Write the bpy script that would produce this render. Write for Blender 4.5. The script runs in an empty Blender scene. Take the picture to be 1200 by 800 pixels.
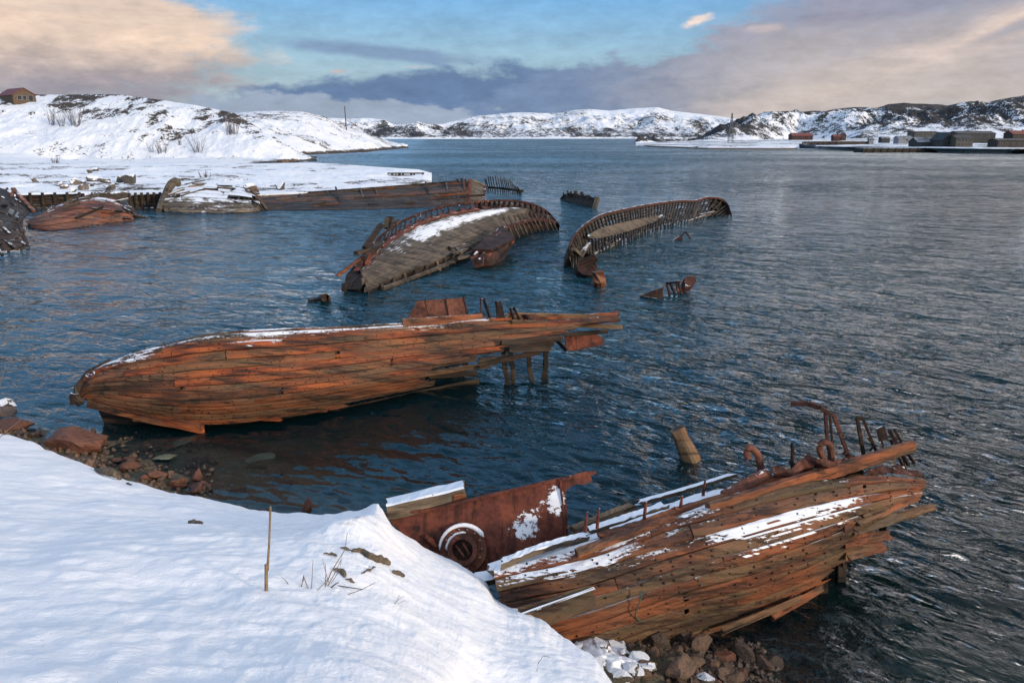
import bpy, bmesh, math, random
import numpy as np
from mathutils import Vector, Matrix, Euler
random.seed(7); RS = np.random.RandomState(11)
sc = bpy.context.scene; col = sc.collection
R = math.radians

# ------------------------------------------------------------------ camera
F = 933.0; CAMH = 8.0; HORY = 157.0; PITCH = math.atan((400-HORY)/F)
cam_d = bpy.data.cameras.new('camera'); cam = bpy.data.objects.new('camera', cam_d); col.objects.link(cam)
cam_d.sensor_width = 36; cam_d.lens = 36*F/1200; cam_d.clip_end = 30000; cam_d.clip_start = 0.05
cam.location = (0, 0, CAMH); cam.rotation_euler = (math.pi/2-PITCH, 0, 0)
sc.camera = cam
sc.render.resolution_x = 1024; sc.render.resolution_y = 682
sc.view_settings.view_transform = 'Standard'; sc.view_settings.look = 'None'
sc.view_settings.exposure = 0.34; sc.view_settings.gamma = 1.0
sc.cycles.use_denoising = True
sc.cycles.max_bounces = 6; sc.cycles.transparent_max_bounces = 8; sc.cycles.volume_bounces = 0
sc.cycles.caustics_reflective = False; sc.cycles.caustics_refractive = False
cp, sp = math.cos(PITCH), math.sin(PITCH)

def ray(px, py):
    a = (px-600)/F; b = (400-py)/F
    return np.array([a, cp + b*sp, b*cp - sp])
def at(px, py, Y):
    d = ray(px, py); return d*(Y/d[1]) + np.array([0, 0, CAMH])
def at_z(px, py, z):
    d = ray(px, py); return d*((z-CAMH)/d[2]) + np.array([0, 0, CAMH])

# ------------------------------------------------------------------ node helper
class NT:
    def __init__(s, nt): s.nt = nt; nt.nodes.clear()
    def n(s, t, **kw):
        nd = s.nt.nodes.new(t)
        for k, v in kw.items(): setattr(nd, k, v)
        return nd
    def put(s, sock, v):
        if v is None: return
        if isinstance(v, bpy.types.NodeSocket): s.nt.links.new(v, sock)
        else:
            if hasattr(sock.default_value, '__len__') and not hasattr(v, '__len__'): v = [v]*len(sock.default_value)
            if hasattr(v, '__len__') and len(v) == 3 and len(sock.default_value) == 4: v = (*v, 1)
            sock.default_value = v
    def m(s, op, a, b=None, c=None, clamp=False):
        nd = s.n('ShaderNodeMath', operation=op, use_clamp=clamp)
        for i, v in enumerate((a, b, c)): s.put(nd.inputs[i], v) if v is not None else None
        return nd.outputs[0]
    def add(s, a, b): return s.m('ADD', a, b)
    def sub(s, a, b): return s.m('SUBTRACT', a, b)
    def mul(s, a, b): return s.m('MULTIPLY', a, b)
    def ss(s, v, a, b, lo=0., hi=1.):
        nd = s.n('ShaderNodeMapRange', interpolation_type='SMOOTHSTEP')
        s.put(nd.inputs[0], v); s.put(nd.inputs[1], a); s.put(nd.inputs[2], b); s.put(nd.inputs[3], lo); s.put(nd.inputs[4], hi)
        return nd.outputs[0]
    def mix(s, f, a, b):
        nd = s.n('ShaderNodeMix', data_type='RGBA'); s.put(nd.inputs[0], f); s.put(nd.inputs[6], a); s.put(nd.inputs[7], b)
        return nd.outputs[2]
    def xyz(s, x, y, z):
        nd = s.n('ShaderNodeCombineXYZ'); s.put(nd.inputs[0], x); s.put(nd.inputs[1], y); s.put(nd.inputs[2], z); return nd.outputs[0]
    def sep(s, v):
        nd = s.n('ShaderNodeSeparateXYZ'); s.put(nd.inputs[0], v); return nd.outputs
    def vm(s, op, a, b):
        nd = s.n('ShaderNodeVectorMath', operation=op); s.put(nd.inputs[0], a); s.put(nd.inputs[1], b); return nd.outputs[0]
    def noise(s, vec, scale=1., detail=4., rough=.55, dist=0.):
        nd = s.n('ShaderNodeTexNoise'); s.put(nd.inputs['Vector'], vec); nd.inputs['Scale'].default_value = scale
        nd.inputs['Detail'].default_value = detail; nd.inputs['Roughness'].default_value = rough; nd.inputs['Distortion'].default_value = dist
        return nd.outputs[0]
    def ramp(s, f, stops):
        nd = s.n('ShaderNodeValToRGB'); e = nd.color_ramp.elements
        while len(e) < len(stops): e.new(.5)
        for i, (p, c) in enumerate(stops): e[i].position = p; e[i].color = (*c, 1)
        s.put(nd.inputs[0], f); return nd.outputs[0]
    def attr(s, name):
        nd = s.n('ShaderNodeAttribute', attribute_name=name); return nd
    def bump(s, h, strength=.5, dist=.02, normal=None):
        nd = s.n('ShaderNodeBump'); nd.inputs['Strength'].default_value = strength; nd.inputs['Distance'].default_value = dist
        s.put(nd.inputs['Height'], h)
        if normal is not None: s.put(nd.inputs['Normal'], normal)
        return nd.outputs[0]

# ------------------------------------------------------------------ world: sky with sunset clouds
SUN_AZ = R(128); SUN_EL = R(15)          # azimuth clockwise from the view direction
w = bpy.data.worlds.new('World'); sc.world = w; w.use_nodes = True
T = NT(w.node_tree)
sky = T.n('ShaderNodeTexSky', sky_type='NISHITA', sun_disc=False); sky.sun_elevation = SUN_EL; sky.sun_rotation = SUN_AZ
sky.air_density = 1.3; sky.dust_density = .6; sky.ozone_density = 1.6
tc = T.n('ShaderNodeTexCoord').outputs['Generated']
dx, dy, dz = T.sep(tc)
az = T.m('ARCTAN2', dx, dy); el = T.m('ARCSINE', dz)
U = T.mul(az, 9.0); V = T.mul(el, 9.4)         # about one unit per 100 photo pixels
def PU(px): return math.atan((px-600)/964)*9.0
def PV(py): return (157-py)/1020*9.4
P = T.xyz(T.mul(U, 0.75), T.mul(V, 1.7), T.mul(dz, 1.5))
nA = T.sub(T.noise(P, .9, 7, .58, .35), .5)
nB = T.sub(T.noise(T.vm('ADD', P, (7.3, 2.1, 0)), 2.6, 6, .6, .2), .5)
nC = T.sub(T.noise(T.xyz(T.mul(U, .5), T.mul(V, 3.2), 3.), 1.1, 7, .62, .6), .5)
base = T.ramp(T.ss(el, 0., R(14)), [(0, (.40, .55, .66)), (.3, (.31, .53, .73)), (.75, (.13, .41, .80)), (1, (.10, .34, .76))])
nish = T.n('ShaderNodeVectorMath', operation='SCALE'); T.put(nish.inputs[0], sky.outputs[0]); nish.inputs[3].default_value = .14
cur = T.mix(T.ss(el, R(10), R(30), .15, .75), base, nish.outputs[0])
def blob(cur, cx, cy, rx, ry, colr, op=1., soft=.35, na=1.0, nb=.6, nc=0., k=0., inv=None):
    """one cloud bank; k tilts it (photo px of rise per px)"""
    cu, cv = PU(cx), PV(cy); ru, rv = rx/1020*9.2, ry/1020*9.4
    du = T.sub(U, cu); dv = T.sub(T.sub(V, cv), T.mul(du, k))
    r = T.m('SQRT', T.add(T.m('POWER', T.m('ABSOLUTE', T.mul(du, 1/ru)), 2.), T.m('POWER', T.m('ABSOLUTE', T.mul(dv, 1/rv)), 2.)))
    f = T.sub(1., r)
    if na: f = T.add(f, T.mul(nA, na))
    if nb: f = T.add(f, T.mul(nB, nb))
    if nc: f = T.add(f, T.mul(nC, nc))
    return T.mix(T.ss(f, 0, soft, 0, op), cur, colr)
# unseen high cloud overhead and behind, made bright to light snow and water
hi = T.ss(T.add(T.add(nA, T.mul(nC, .8)), T.ss(az, R(5), R(25), 0, .15)), -.14, .22)
hi = T.mul(hi, T.ss(el, R(9.3), R(15)))
hc2 = T.mix(T.ss(az, R(3), R(22)), (.15, .47, .90), (1.1, 1.03, .98)); hc2 = T.mix(T.ss(T.m('ABSOLUTE', az), R(50), R(90)), hc2, (.95, .98, 1.05))
cur = T.mix(T.mul(hi, .85), cur, hc2)
cur = blob(cur, 1180, -190, 430, 170, (1.75, 1.6, 1.5), .95, .9, .8, .4)  # unseen bright patch added above the view for sheen on the water
hcol = T.mix(T.ss(T.add(U, T.mul(nB, 1.5)), PU(620), PU(980)), (.19, .275, .44), T.mix(T.ss(T.add(V, nB), .3, 1.5), (.56, .50, .48), (.38, .385, .47)))
lcol = T.mix(T.ss(T.add(V, T.mul(nB, .5)), .4, 1.0), (.34, .32, .37), T.mix(T.ss(nC, -.4, .3), (.66, .55, .49), (.96, .73, .57)))
cur = blob(cur, 40, 68, 260, 94, lcol, 1., .4, .8, .9)
cur = blob(cur, -300, 60, 420, 130, lcol, 1., .6, .8, .5)
cur = blob(cur, 60, 8, 160, 12, (.36, .37, .45), .8, .8, .5, 1., 1.)
cur = blob(cur, 450, 63, 190, 13, (.22, .32, .50), .85, .7, .3, 1.1, 1.0, -.09)
cur = blob(cur, 470, 116, 290, 38, (.15, .235, .40), 1., .42, .6, 1.3, .3, .10)
cur = blob(cur, 820, 118, 430, 80, hcol, 1., .26, .7, 1.1, .3, .18)
cur = blob(cur, 1250, 70, 460, 130, hcol, 1., .6, .6, .4)
cur = blob(cur, 1160, 48, 190, 34, (.98, .76, .62), .8, 1.3, 1.2, 1.0, .6, .35)
cur = blob(cur, 1000, 22, 160, 22, (.33, .33, .43), .8, .6, .5, .8, .5, .05)
cur = blob(cur, 960, 112, 260, 36, (.74, .62, .55), .7, 1.4, .8, .5, .5, .2)
cur = blob(cur, 1180, 48, 70, 10, (.35, .37, .46), .7, .8, .5, .8, .6, .4)
cur = blob(cur, 400, 132, 190, 20, (.36, .43, .55), .95, .30, .8, 1.6, 0, -.05)
cur = blob(cur, 813, 28, 26, 8, (.98, .78, .66), .9, .9, 1.6, 3.0, 0, .35)
cur = blob(cur, 892, 40, 20, 6, (.62, .53, .53), .7, 1.1, 1.6, 3.0)
cur = blob(cur, 402, 85, 14, 4, (.60, .50, .50), .8, 1.0, 1.4, 3.0)
cur = blob(cur, 490, 79, 26, 3, (.50, .50, .56), .7, 1.0, 1.4, 3.0)
tex = T.add(1., T.mul(T.add(T.add(nB, T.mul(nC, .8)), T.mul(T.sub(T.noise(P, 6.5, 5, .62, .3), .5), .8)), .42))
vis = T.ss(el, R(10), R(22), .77, 1.0)
dim = T.n('ShaderNodeVectorMath', operation='SCALE'); T.put(dim.inputs[0], cur); T.put(dim.inputs[3], T.mul(vis, tex)); cur = dim.outputs[0]
low = T.ss(el, R(-1.5), R(-.2))
cur = T.mix(low, (.12, .17, .24), cur)
bgn = T.n('ShaderNodeBackground'); T.put(bgn.inputs[0], cur); bgn.inputs[1].default_value = 1.0
ow = T.n('ShaderNodeOutputWorld'); w.node_tree.links.new(bgn.outputs[0], ow.inputs[0])
w.cycles.sampling_method = 'MANUAL'; w.cycles.sample_map_resolution = 512

sl = bpy.data.lights.new('sun', 'SUN'); sun = bpy.data.objects.new('sun', sl); col.objects.link(sun)
sl.energy = 2.7; sl.angle = R(5); sl.color = (1, .80, .58)
sdir = Vector((math.sin(SUN_AZ)*math.cos(SUN_EL), math.cos(SUN_AZ)*math.cos(SUN_EL), math.sin(SUN_EL)))
sun.rotation_euler = (-sdir).to_track_quat('-Z', 'Y').to_euler(); sun.location = (30, -30, 40)

# ------------------------------------------------------------------ numpy noise
_perm = RS.permutation(4096); _val = RS.rand(4096)*2-1
def _h(ix, iy): return _val[_perm[(ix + _perm[iy & 4095]) & 4095]]
def vnoise(x, y):
    x = np.asarray(x, float); y = np.asarray(y, float)
    ix = np.floor(x).astype(int); iy = np.floor(y).astype(int); fx = x-ix; fy = y-iy
    fx = fx*fx*fx*(fx*(fx*6-15)+10); fy = fy*fy*fy*(fy*(fy*6-15)+10)
    a = _h(ix, iy); b = _h(ix+1, iy); c = _h(ix, iy+1); d = _h(ix+1, iy+1)
    return (a*(1-fx)+b*fx)*(1-fy) + (c*(1-fx)+d*fx)*fy
def fbm(x, y, o=5, g=.5, l=2.03, ridge=False):
    s = 0; a = 1; t = 0
    for i in range(o):
        n = vnoise(np.asarray(x)*l**i + 17.3*i, np.asarray(y)*l**i - 9.1*i)
        if ridge: n = 1-2*np.abs(n)
        s = s+n*a; t += a; a *= g
    return s/t
def smooth(a, b, x):
    t = np.clip((np.asarray(x, float)-a)/(b-a), 0, 1); return t*t*(3-2*t)
def cr(pts, t):
    """Catmull-Rom through pts (n,k) at t in 0..1 (array)"""
    P = np.asarray(pts, float); n = len(P); t = np.clip(np.asarray(t, float), 0, 1)*(n-1)
    i = np.minimum(t.astype(int), n-2); f = (t-i)[..., None]
    p0 = P[np.maximum(i-1, 0)]; p1 = P[i]; p2 = P[i+1]; p3 = P[np.minimum(i+2, n-1)]
    return .5*((2*p1)+(-p0+p2)*f+(2*p0-5*p1+4*p2-p3)*f**2+(-p0+3*p1-3*p2+p3)*f**3)

# ------------------------------------------------------------------ object helpers
def tag(o, label=None, cat=None, group=None, kind=None):
    if label: o['label'] = label
    if cat: o['category'] = cat
    if group: o['group'] = group
    if kind: o['kind'] = kind
    return o
def empty(name, loc, label, cat, group=None):
    o = bpy.data.objects.new(name, None); col.objects.link(o); o.location = loc; o.empty_display_size = .3
    return tag(o, label, cat, group)
class MB:
    def __init__(s): s.v = []; s.f = []; s.pc = []; s.sn = []; s.mi = []; s.n = 0
    def addv(s, V, pc=None, sn=0.):
        V = np.asarray(V, float).reshape(-1, 3); k = len(V); s.v.append(V)
        s.pc.append(np.asarray(pc, float).reshape(-1, 3) if pc is not None else V.copy())
        s.sn.append(np.broadcast_to(np.asarray(sn, float), (k,)).copy()); b = s.n; s.n += k; return b
    def addf(s, fs, mi=0):
        s.f.extend(fs); s.mi.extend([mi]*len(fs))
    def build(s, name, mats, parent=None, smooth=False, bevel=0):
        me = bpy.data.meshes.new(name)
        V = np.concatenate(s.v)
        if parent is not None:
            o0 = np.zeros(3); p = parent
            while p is not None: o0 += np.array(p.location); p = p.parent
            V = V-o0
        me.from_pydata(V.tolist(), [], s.f)
        a = me.attributes.new('pc', 'FLOAT_VECTOR', 'POINT'); a.data.foreach_set('vector', np.concatenate(s.pc).ravel())
        a = me.attributes.new('sn', 'FLOAT', 'POINT'); a.data.foreach_set('value', np.concatenate(s.sn))
        for m in (mats if isinstance(mats, (list, tuple)) else [mats]): me.materials.append(m)
        me.polygons.foreach_set('material_index', s.mi)
        me.polygons.foreach_set('use_smooth', [smooth]*len(me.polygons))
        me.update(); me.validate()
        o = bpy.data.objects.new(name, me); col.objects.link(o)
        if parent is not None: o.parent = parent
        return o
    def grid(s, Pt, pc=None, sn=0., mi=0, flip=False):
        """Pt (n,m,3)"""
        n, m = Pt.shape[:2]; b = s.addv(Pt.reshape(-1, 3), pc, sn)
        i = np.arange(n-1)[:, None]*m+np.arange(m-1)[None]+b; i = i.ravel()
        q = np.stack([i, i+1, i+m+1, i+m] if not flip else [i, i+m, i+m+1, i+1], 1)
        s.addf(q.tolist(), mi)
    def beam(s, p0, p1, w, h=None, up=(0, 0, 1), n=None, rag=.0, sn=0., taper=1., bow=0., mi=0, rough=.006):
        """timber between two points: rounded rectangular section, rough faces, ragged ends"""
        h = h or w; p0 = np.array(p0, float); p1 = np.array(p1, float); d = p1-p0; L = np.linalg.norm(d); d = d/L
        upv = np.array(up, float)
        if abs(np.dot(upv, d)) > .95: upv = np.array([1., 0, 0])
        sx = np.cross(d, upv); sx /= np.linalg.norm(sx); u = np.cross(sx, d)
        n = n or int(np.clip(L/.25, 2, 60)); r = random.random()
        sec = np.array([(-.5, -.42), (-.42, -.5), (.42, -.5), (.5, -.42), (.5, .42), (.42, .5), (0, .5), (-.42, .5), (-.5, .42)])
        k = len(sec); per = np.concatenate([[0], np.cumsum(np.linalg.norm(np.diff(sec*[w, h], axis=0), axis=1))])
        V = []; PC = []
        for i in range(n+1):
            t = i/n; sc_ = 1+(taper-1)*t
            off = np.zeros(k)
            if rag and i in (0, n): off = RS.uniform(-rag, rag*.3, k)*(1 if i == n else -1)
            c = p0+d*(L*t)+u*(bow*4*t*(1-t))
            q = sec*[w*sc_, h*sc_]
            q = q+RS.uniform(-1, 1, (k, 2))*min(rough, w*.06)
            V.append(c+q[:, :1]*sx+q[:, 1:]*u+off[:, None]*d)
            PC.append(np.stack([np.full(k, L*t), per, np.full(k, r)], 1))
        b = s.addv(np.concatenate(V), np.concatenate(PC), sn)
        fs = []
        for i in range(n):
            for j in range(k):
                a = b+i*k+j; c = b+i*k+(j+1) % k; fs.append((a, c, c+k, a+k))
        fs.append(tuple(b+j for j in range(k))[::-1]); fs.append(tuple(b+n*k+j for j in range(k)))
        s.addf(fs, mi)
    def tube(s, pts, rad, k=10, cap=True, mi=0, sn=0.):
        pts = np.array(pts, float); n = len(pts); rad = np.broadcast_to(np.asarray(rad, float), (n,))
        V = []; PC = []; r = random.random(); L = 0; up = np.array([.1, .2, 1.])
        for i in range(n):
            d = pts[min(i+1, n-1)]-pts[max(i-1, 0)]; d /= np.linalg.norm(d)+1e-9
            sx = np.cross(d, up if abs(d[2]) < .97 else np.array([1., 0, 0])); sx /= np.linalg.norm(sx); u = np.cross(sx, d)
            a = np.arange(k)*2*math.pi/k
            V.append(pts[i]+rad[i]*(np.cos(a)[:, None]*sx+np.sin(a)[:, None]*u))
            if i: L += np.linalg.norm(pts[i]-pts[i-1])
            PC.append(np.stack([np.full(k, L), a*rad[i], np.full(k, r)], 1))
        b = s.addv(np.concatenate(V), np.concatenate(PC), sn); fs = []
        for i in range(n-1):
            for j in range(k):
                a = b+i*k+j; c = b+i*k+(j+1) % k; fs.append((a, a+k, c+k, c))
        if cap: fs.append(tuple(b+j for j in range(k))); fs.append(tuple(b+(n-1)*k+j for j in range(k))[::-1])
        s.addf(fs, mi)
    def plate(s, pts, th=.02, mi=0, sn=0., sub=0, warp=0.):
        """flat polygon with thickness (outline points in order)"""
        P = np.array(pts, float); c = P.mean(0); nn = np.zeros(3)
        for i in range(len(P)): nn += np.cross(P[i]-c, P[(i+1) % len(P)]-c)
        nn /= np.linalg.norm(nn)
        if nn[1] > 0: nn = -nn; P = P[::-1]
        ax = P[1]-P[0]; ax /= np.linalg.norm(ax); ay = np.cross(nn, ax); r = random.random()
        PC = np.stack([(P-c)@ax, (P-c)@ay, np.full(len(P), r)], 1)
        A = P+nn*th/2; B = P-nn*th/2; k = len(P)
        b = s.addv(np.concatenate([A, B]), np.concatenate([PC, PC]), sn)
        fs = [tuple(b+j for j in range(k)), tuple(b+k+j for j in range(k))[::-1]]
        for j in range(k):
            q = (j+1) % k; fs.append((b+j, b+k+j, b+k+q, b+q))
        s.addf(fs, mi)
    def box(s, c, d, rz=0, mi=0, sn=0.):
        c = np.array(c, float); d = np.array(d, float)/2; r = random.random()
        q = np.array([(x, y, z) for x in (-1, 1) for y in (-1, 1) for z in (-1, 1)])*d
        R_ = np.array([[math.cos(rz), -math.sin(rz), 0], [math.sin(rz), math.cos(rz), 0], [0, 0, 1]])
        V = q@R_.T+c; b = s.addv(V, np.stack([q[:, 0]+q[:, 1], q[:, 2], np.full(8, r)], 1), sn)
        s.addf([tuple(b+j for j in f) for f in ((0, 1, 3, 2), (4, 6, 7, 5), (0, 4, 5, 1), (2, 3, 7, 6), (0, 2, 6, 4), (1, 5, 7, 3))], mi)

def make_surface(stations):
    """stations [(n guides of 3D points)] -> S(u,v) vectorised"""
    G = np.array(stations, float)     # (ns, nv, 3)
    def S(u, v):
        u, v = np.broadcast_arrays(np.asarray(u, float), np.asarray(v, float)); sh = u.shape
        u = u.ravel(); v = v.ravel()
        rows = np.stack([cr(G[:, j], u) for j in range(G.shape[1])], 1)  # (n, nv, 3)
        nv = G.shape[1]; t = np.clip(v, 0, 1)*(nv-1); i = np.minimum(t.astype(int), nv-2); f = (t-i)[:, None]; ar = np.arange(len(u))
        p0 = rows[ar, np.maximum(i-1, 0)]; p1 = rows[ar, i]; p2 = rows[ar, i+1]; p3 = rows[ar, np.minimum(i+2, nv-1)]
        return (.5*((2*p1)+(-p0+p2)*f+(2*p0-5*p1+4*p2-p3)*f**2+(-p0+3*p1-3*p2+p3)*f**3)).reshape(sh+(3,))
    L = np.linalg.norm(np.diff(S(np.linspace(0, 1, 40), .5), axis=0), axis=1).sum()
    def Nrm(u, v):
        e = .01; a = S(np.clip(u+e, 0, 1), v)-S(np.clip(u-e, 0, 1), v); b = S(u, np.clip(v+e, 0, 1))-S(u, np.clip(v-e, 0, 1))
        n = np.cross(a, b); n /= np.linalg.norm(n, axis=-1, keepdims=True)+1e-9
        return n
    c = Nrm(np.array([.5]), np.array([.5]))[0]; sg = 1 if c[1]*-1+c[2]*.3 > 0 else -1
    return S, (lambda u, v: Nrm(u, v)*sg), L

def strake(mb, S, Nf, L, v0, v1, u0, u1, th=.06, off=0., sn=0., rag=.03, step=.10, gap=.07, rough=.008, wave=.012, lift=(0, 0), nails=None, nail_mb=None, nout=6):
    """one plank laid on the hull surface"""
    n = max(3, int((u1-u0)*L/step)); r = random.random(); U_ = np.linspace(u0, u1, n+1)
    w = v1-v0; k = nout; va = np.linspace(v0+w*gap*.5, v1-w*gap*.5, k)
    if v1 < v0: raise ValueError
    Ug = np.repeat(U_[:, None], k, 1); Vg = np.repeat(va[None], n+1, 0)
    jag = RS.uniform(-1, 1, k)*rag; jag2 = RS.uniform(-1, 1, k)*rag
    fade = np.zeros(n+1); fade[0] = 1; Ug = Ug+fade[:, None]*jag[None]/L*1.5
    fade = np.zeros(n+1); fade[-1] = 1; Ug = Ug+fade[:, None]*jag2[None]/L*1.5
    Vg = Vg+vnoise(U_[:, None]*L*1.3+r*90, va[None]*0+r*50)*w*.035
    P_ = S(Ug, Vg); N_ = Nf(Ug, Vg)
    edge = np.array([-.012]+[0]*(k-2)+[-.012])
    o = off+edge[None]+vnoise(Ug*L*.9+r*31, Vg*0+r*77)*wave+RS.uniform(-1, 1, (n+1, k))*rough*.35+vnoise(Ug*L*3, Vg*60+r*40)*rough
    o = o+lift[0]*(1-np.linspace(0, 1, n+1)[:, None])**6+lift[1]*np.linspace(0, 1, n+1)[:, None]**6
    top = P_+N_*o[..., None]; bot = P_[:, [k-1, 0]]+N_[:, [k-1, 0]]*(o[:, [k-1, 0]]-th)[..., None]
    ring = np.concatenate([top, bot], 1); K = k+2
    wid = np.linalg.norm(top[:, -1]-top[:, 0], axis=1).mean()
    vv = np.concatenate([np.linspace(0, wid, k), [wid+th, -th]])
    PC = np.stack([np.repeat((U_*L)[:, None], K, 1), np.repeat(vv[None], n+1, 0), np.full((n+1, K), r)], -1)
    snv = sn(U_) if callable(sn) else np.full(n+1, sn)
    b = mb.addv(ring.reshape(-1, 3), PC.reshape(-1, 3), np.repeat(snv[:, None], K, 1).ravel())
    i = np.arange(n)[:, None]*K; j = np.arange(K)[None]; jn = (j+1) % K
    q = np.stack([i+j, i+jn, i+K+jn, i+K+j], -1).reshape(-1, 4)+b
    mb.addf(q.tolist()); mb.addf([tuple(b+x for x in range(K))[::-1], tuple(b+n*K+x for x in range(K))])
    if nails is not None:
        for un in nails:
            if un < u0+.01 or un > u1-.01: continue
            for vf in (.28, .72):
                if random.random() < .18: continue
                uu = un+random.uniform(-.05, .05)/L*1.5; vq = v0+w*(vf+random.uniform(-.06, .06))
                p = S(uu, vq); nn = Nf(np.array([uu]), np.array([vq]))[0]; rr = random.uniform(.014, .024)
                a = np.cross(nn, [0, 0, 1.]); a /= np.linalg.norm(a); c = np.cross(nn, a)
                an = np.arange(7)*2*math.pi/7
                base = p+nn*(off-.01)+rr*(np.cos(an)[:, None]*a+np.sin(an)[:, None]*c)
                tp = p+nn*(off+.014)+rr*.7*(np.cos(an)[:, None]*a+np.sin(an)[:, None]*c)
                bb = nail_mb.addv(np.concatenate([base, tp]))
                nail_mb.addf([(bb+x, bb+(x+1) % 7, bb+7+(x+1) % 7, bb+7+x) for x in range(7)]+[tuple(bb+7+x for x in range(7))])

# ------------------------------------------------------------------ materials
def new_mat(name):
    m = bpy.data.materials.new(name); m.use_nodes = True; return m, NT(m.node_tree)
def finish(m, t, colr, rough, nrm, metal=0., spec=.5):
    b = t.n('ShaderNodeBsdfPrincipled'); t.put(b.inputs['Base Color'], colr); t.put(b.inputs['Roughness'], rough)
    if nrm is not None: t.put(b.inputs['Normal'], nrm)
    t.put(b.inputs['Metallic'], metal); b.inputs['Specular IOR Level'].default_value = spec
    o = t.n('ShaderNodeOutputMaterial'); t.nt.links.new(b.outputs[0], o.inputs[0]); return m
SNOW = (.78, .81, .87)
def wood_mat(name, c_dark, c_mid, c_bright, grey=.3, snow=0., snow_n=.75, rough=.75, sat_noise=1., green=0., stain=.55):
    m, t = new_mat(name)
    a = t.attr('pc'); x, y, z = t.sep(a.outputs['Vector']); r = z
    g1 = t.noise(t.xyz(t.mul(x, .55), t.mul(y, 5.), t.mul(r, 91.)), 1., 5, .6, .4)
    g2 = t.noise(t.xyz(t.mul(x, 2.2), t.mul(y, 55.), t.mul(r, 37.)), 1., 5, .65, .6)
    g3 = t.noise(t.xyz(t.mul(x, .8), t.mul(y, 22.), t.mul(r, 53.)), 1., 4, .7, 1.2)
    big = t.noise(t.xyz(t.mul(x, .35), t.mul(y, 1.2), t.mul(r, 7.)), 1., 3, .5)
    pos = t.n('ShaderNodeNewGeometry').outputs['Position']
    ppx, ppy, ppz = t.sep(pos); ac = t.add(t.mul(ppz, 1.), t.mul(ppy, .45)); sc2 = t.xyz(t.mul(x, .42), t.mul(ac, 2.6), 0.)
    st1 = t.noise(sc2, stain*1.9, 6, .62, .6); st2 = t.noise(t.xyz(t.mul(x, .9), t.mul(ac, 7.), 0.), stain*3.2, 5, .68)
    v = t.add(t.add(t.mul(g1, .62), t.mul(g2, .35)), t.add(t.mul(t.sub(r, .5), .10), t.mul(t.sub(st1, .5), .75)))
    v = t.add(v, .055)
    c = t.ramp(v, [(.33, c_dark), (.50, c_mid), (.66, c_bright), (.80, [min(1, q*1.35) for q in c_bright])])
    gv = t.ss(t.add(big, t.mul(g2, .25)), .56, .72, 0, grey)
    c = t.mix(gv, c, (.13, .105, .075))
    if green: c = t.mix(t.ss(t.add(t.mul(g1, .4), t.mul(big, .6)), .44, .6, 0, green), c, (.075, .072, .03))
    bl = t.ss(t.add(t.mul(st1, .5), t.mul(st2, .5)), .50, .41, 0, .85); c = t.mix(bl, c, c_dark)
    crack = t.ss(g3, .33, .39)
    dark = t.ss(t.noise(t.xyz(t.mul(x, 1.1), t.mul(y, 3.), t.mul(r, 19.)), 1., 6, .7, .8), .56, .68, 0, .8)
    c = t.mix(dark, c, tuple(q*.5 for q in c_dark))
    c = t.mix(crack, (.006, .004, .004), c)
    h = t.add(t.add(t.mul(g2, .6), t.mul(crack, .6)), t.mul(g1, .5))
    rg = t.ss(g2, .3, .7, rough-.15, rough+.12)
    nz = t.sep(t.n('ShaderNodeNewGeometry').outputs['Normal'])[2]
    sn = t.attr('sn').outputs['Fac']
    s1 = t.noise(t.xyz(t.mul(x, 1.1), t.mul(y, 6.), t.mul(r, 61.)), 1., 7, .68, .8)
    s2 = t.noise(pos, 14., 5, .75)
    s3 = t.noise(pos, .9, 5, .65)
    sv = t.add(t.add(t.mul(t.sub(s1, .5), 1.3), t.mul(t.sub(s2, .5), .8)), t.mul(t.sub(s3, .5), .7))
    f = t.add(t.add(t.mul(t.sub(nz, snow_n), 1.6), t.add(sn, snow-.5)), sv)
    f = t.ss(f, -.05, .09)
    c = t.mix(f, c, SNOW); rg = t.mix(f, rg, (.6, .6, .6))
    nb = t.bump(t.add(t.mul(h, t.sub(1.1, f)), t.mul(f, 1.6)), .9, .022)
    return finish(m, t, c, rg, nb, 0, .35)
M = {}
M['wood'] = wood_mat('weathered_orange_wood', (.035, .015, .009), (.14, .043, .018), (.28, .092, .034), .35)
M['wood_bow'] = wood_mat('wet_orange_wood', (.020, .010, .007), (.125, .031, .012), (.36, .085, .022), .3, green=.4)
M['wood_brown'] = wood_mat('dark_brown_wood', (.014, .009, .006), (.075, .028, .013), (.19, .058, .022), .3, green=.3)
M['wood_front'] = wood_mat('front_orange_wood', (.034, .017, .011), (.11, .038, .019), (.265, .085, .034), .45, green=.4)
M['wood_pale'] = wood_mat('pale_split_wood', (.05, .03, .016), (.12, .062, .03), (.21, .115, .058), .6)
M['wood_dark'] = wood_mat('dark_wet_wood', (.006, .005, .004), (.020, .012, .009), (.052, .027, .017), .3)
M['wood_black'] = wood_mat('backlit_black_wood', (.004, .004, .004), (.012, .009, .007), (.032, .022, .016), .3)  # near-black albedo, the backlit look of the far wrecks is in the colour
M['wood_grey'] = wood_mat('grey_deck_wood', (.018, .014, .011), (.055, .042, .032), (.115, .09, .068), .5, snow=.05)
M['wood_snowy'] = wood_mat('snowy_grey_wood', (.03, .022, .016), (.09, .065, .045), (.2, .15, .1), .5, snow=.35, snow_n=.5)

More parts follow.
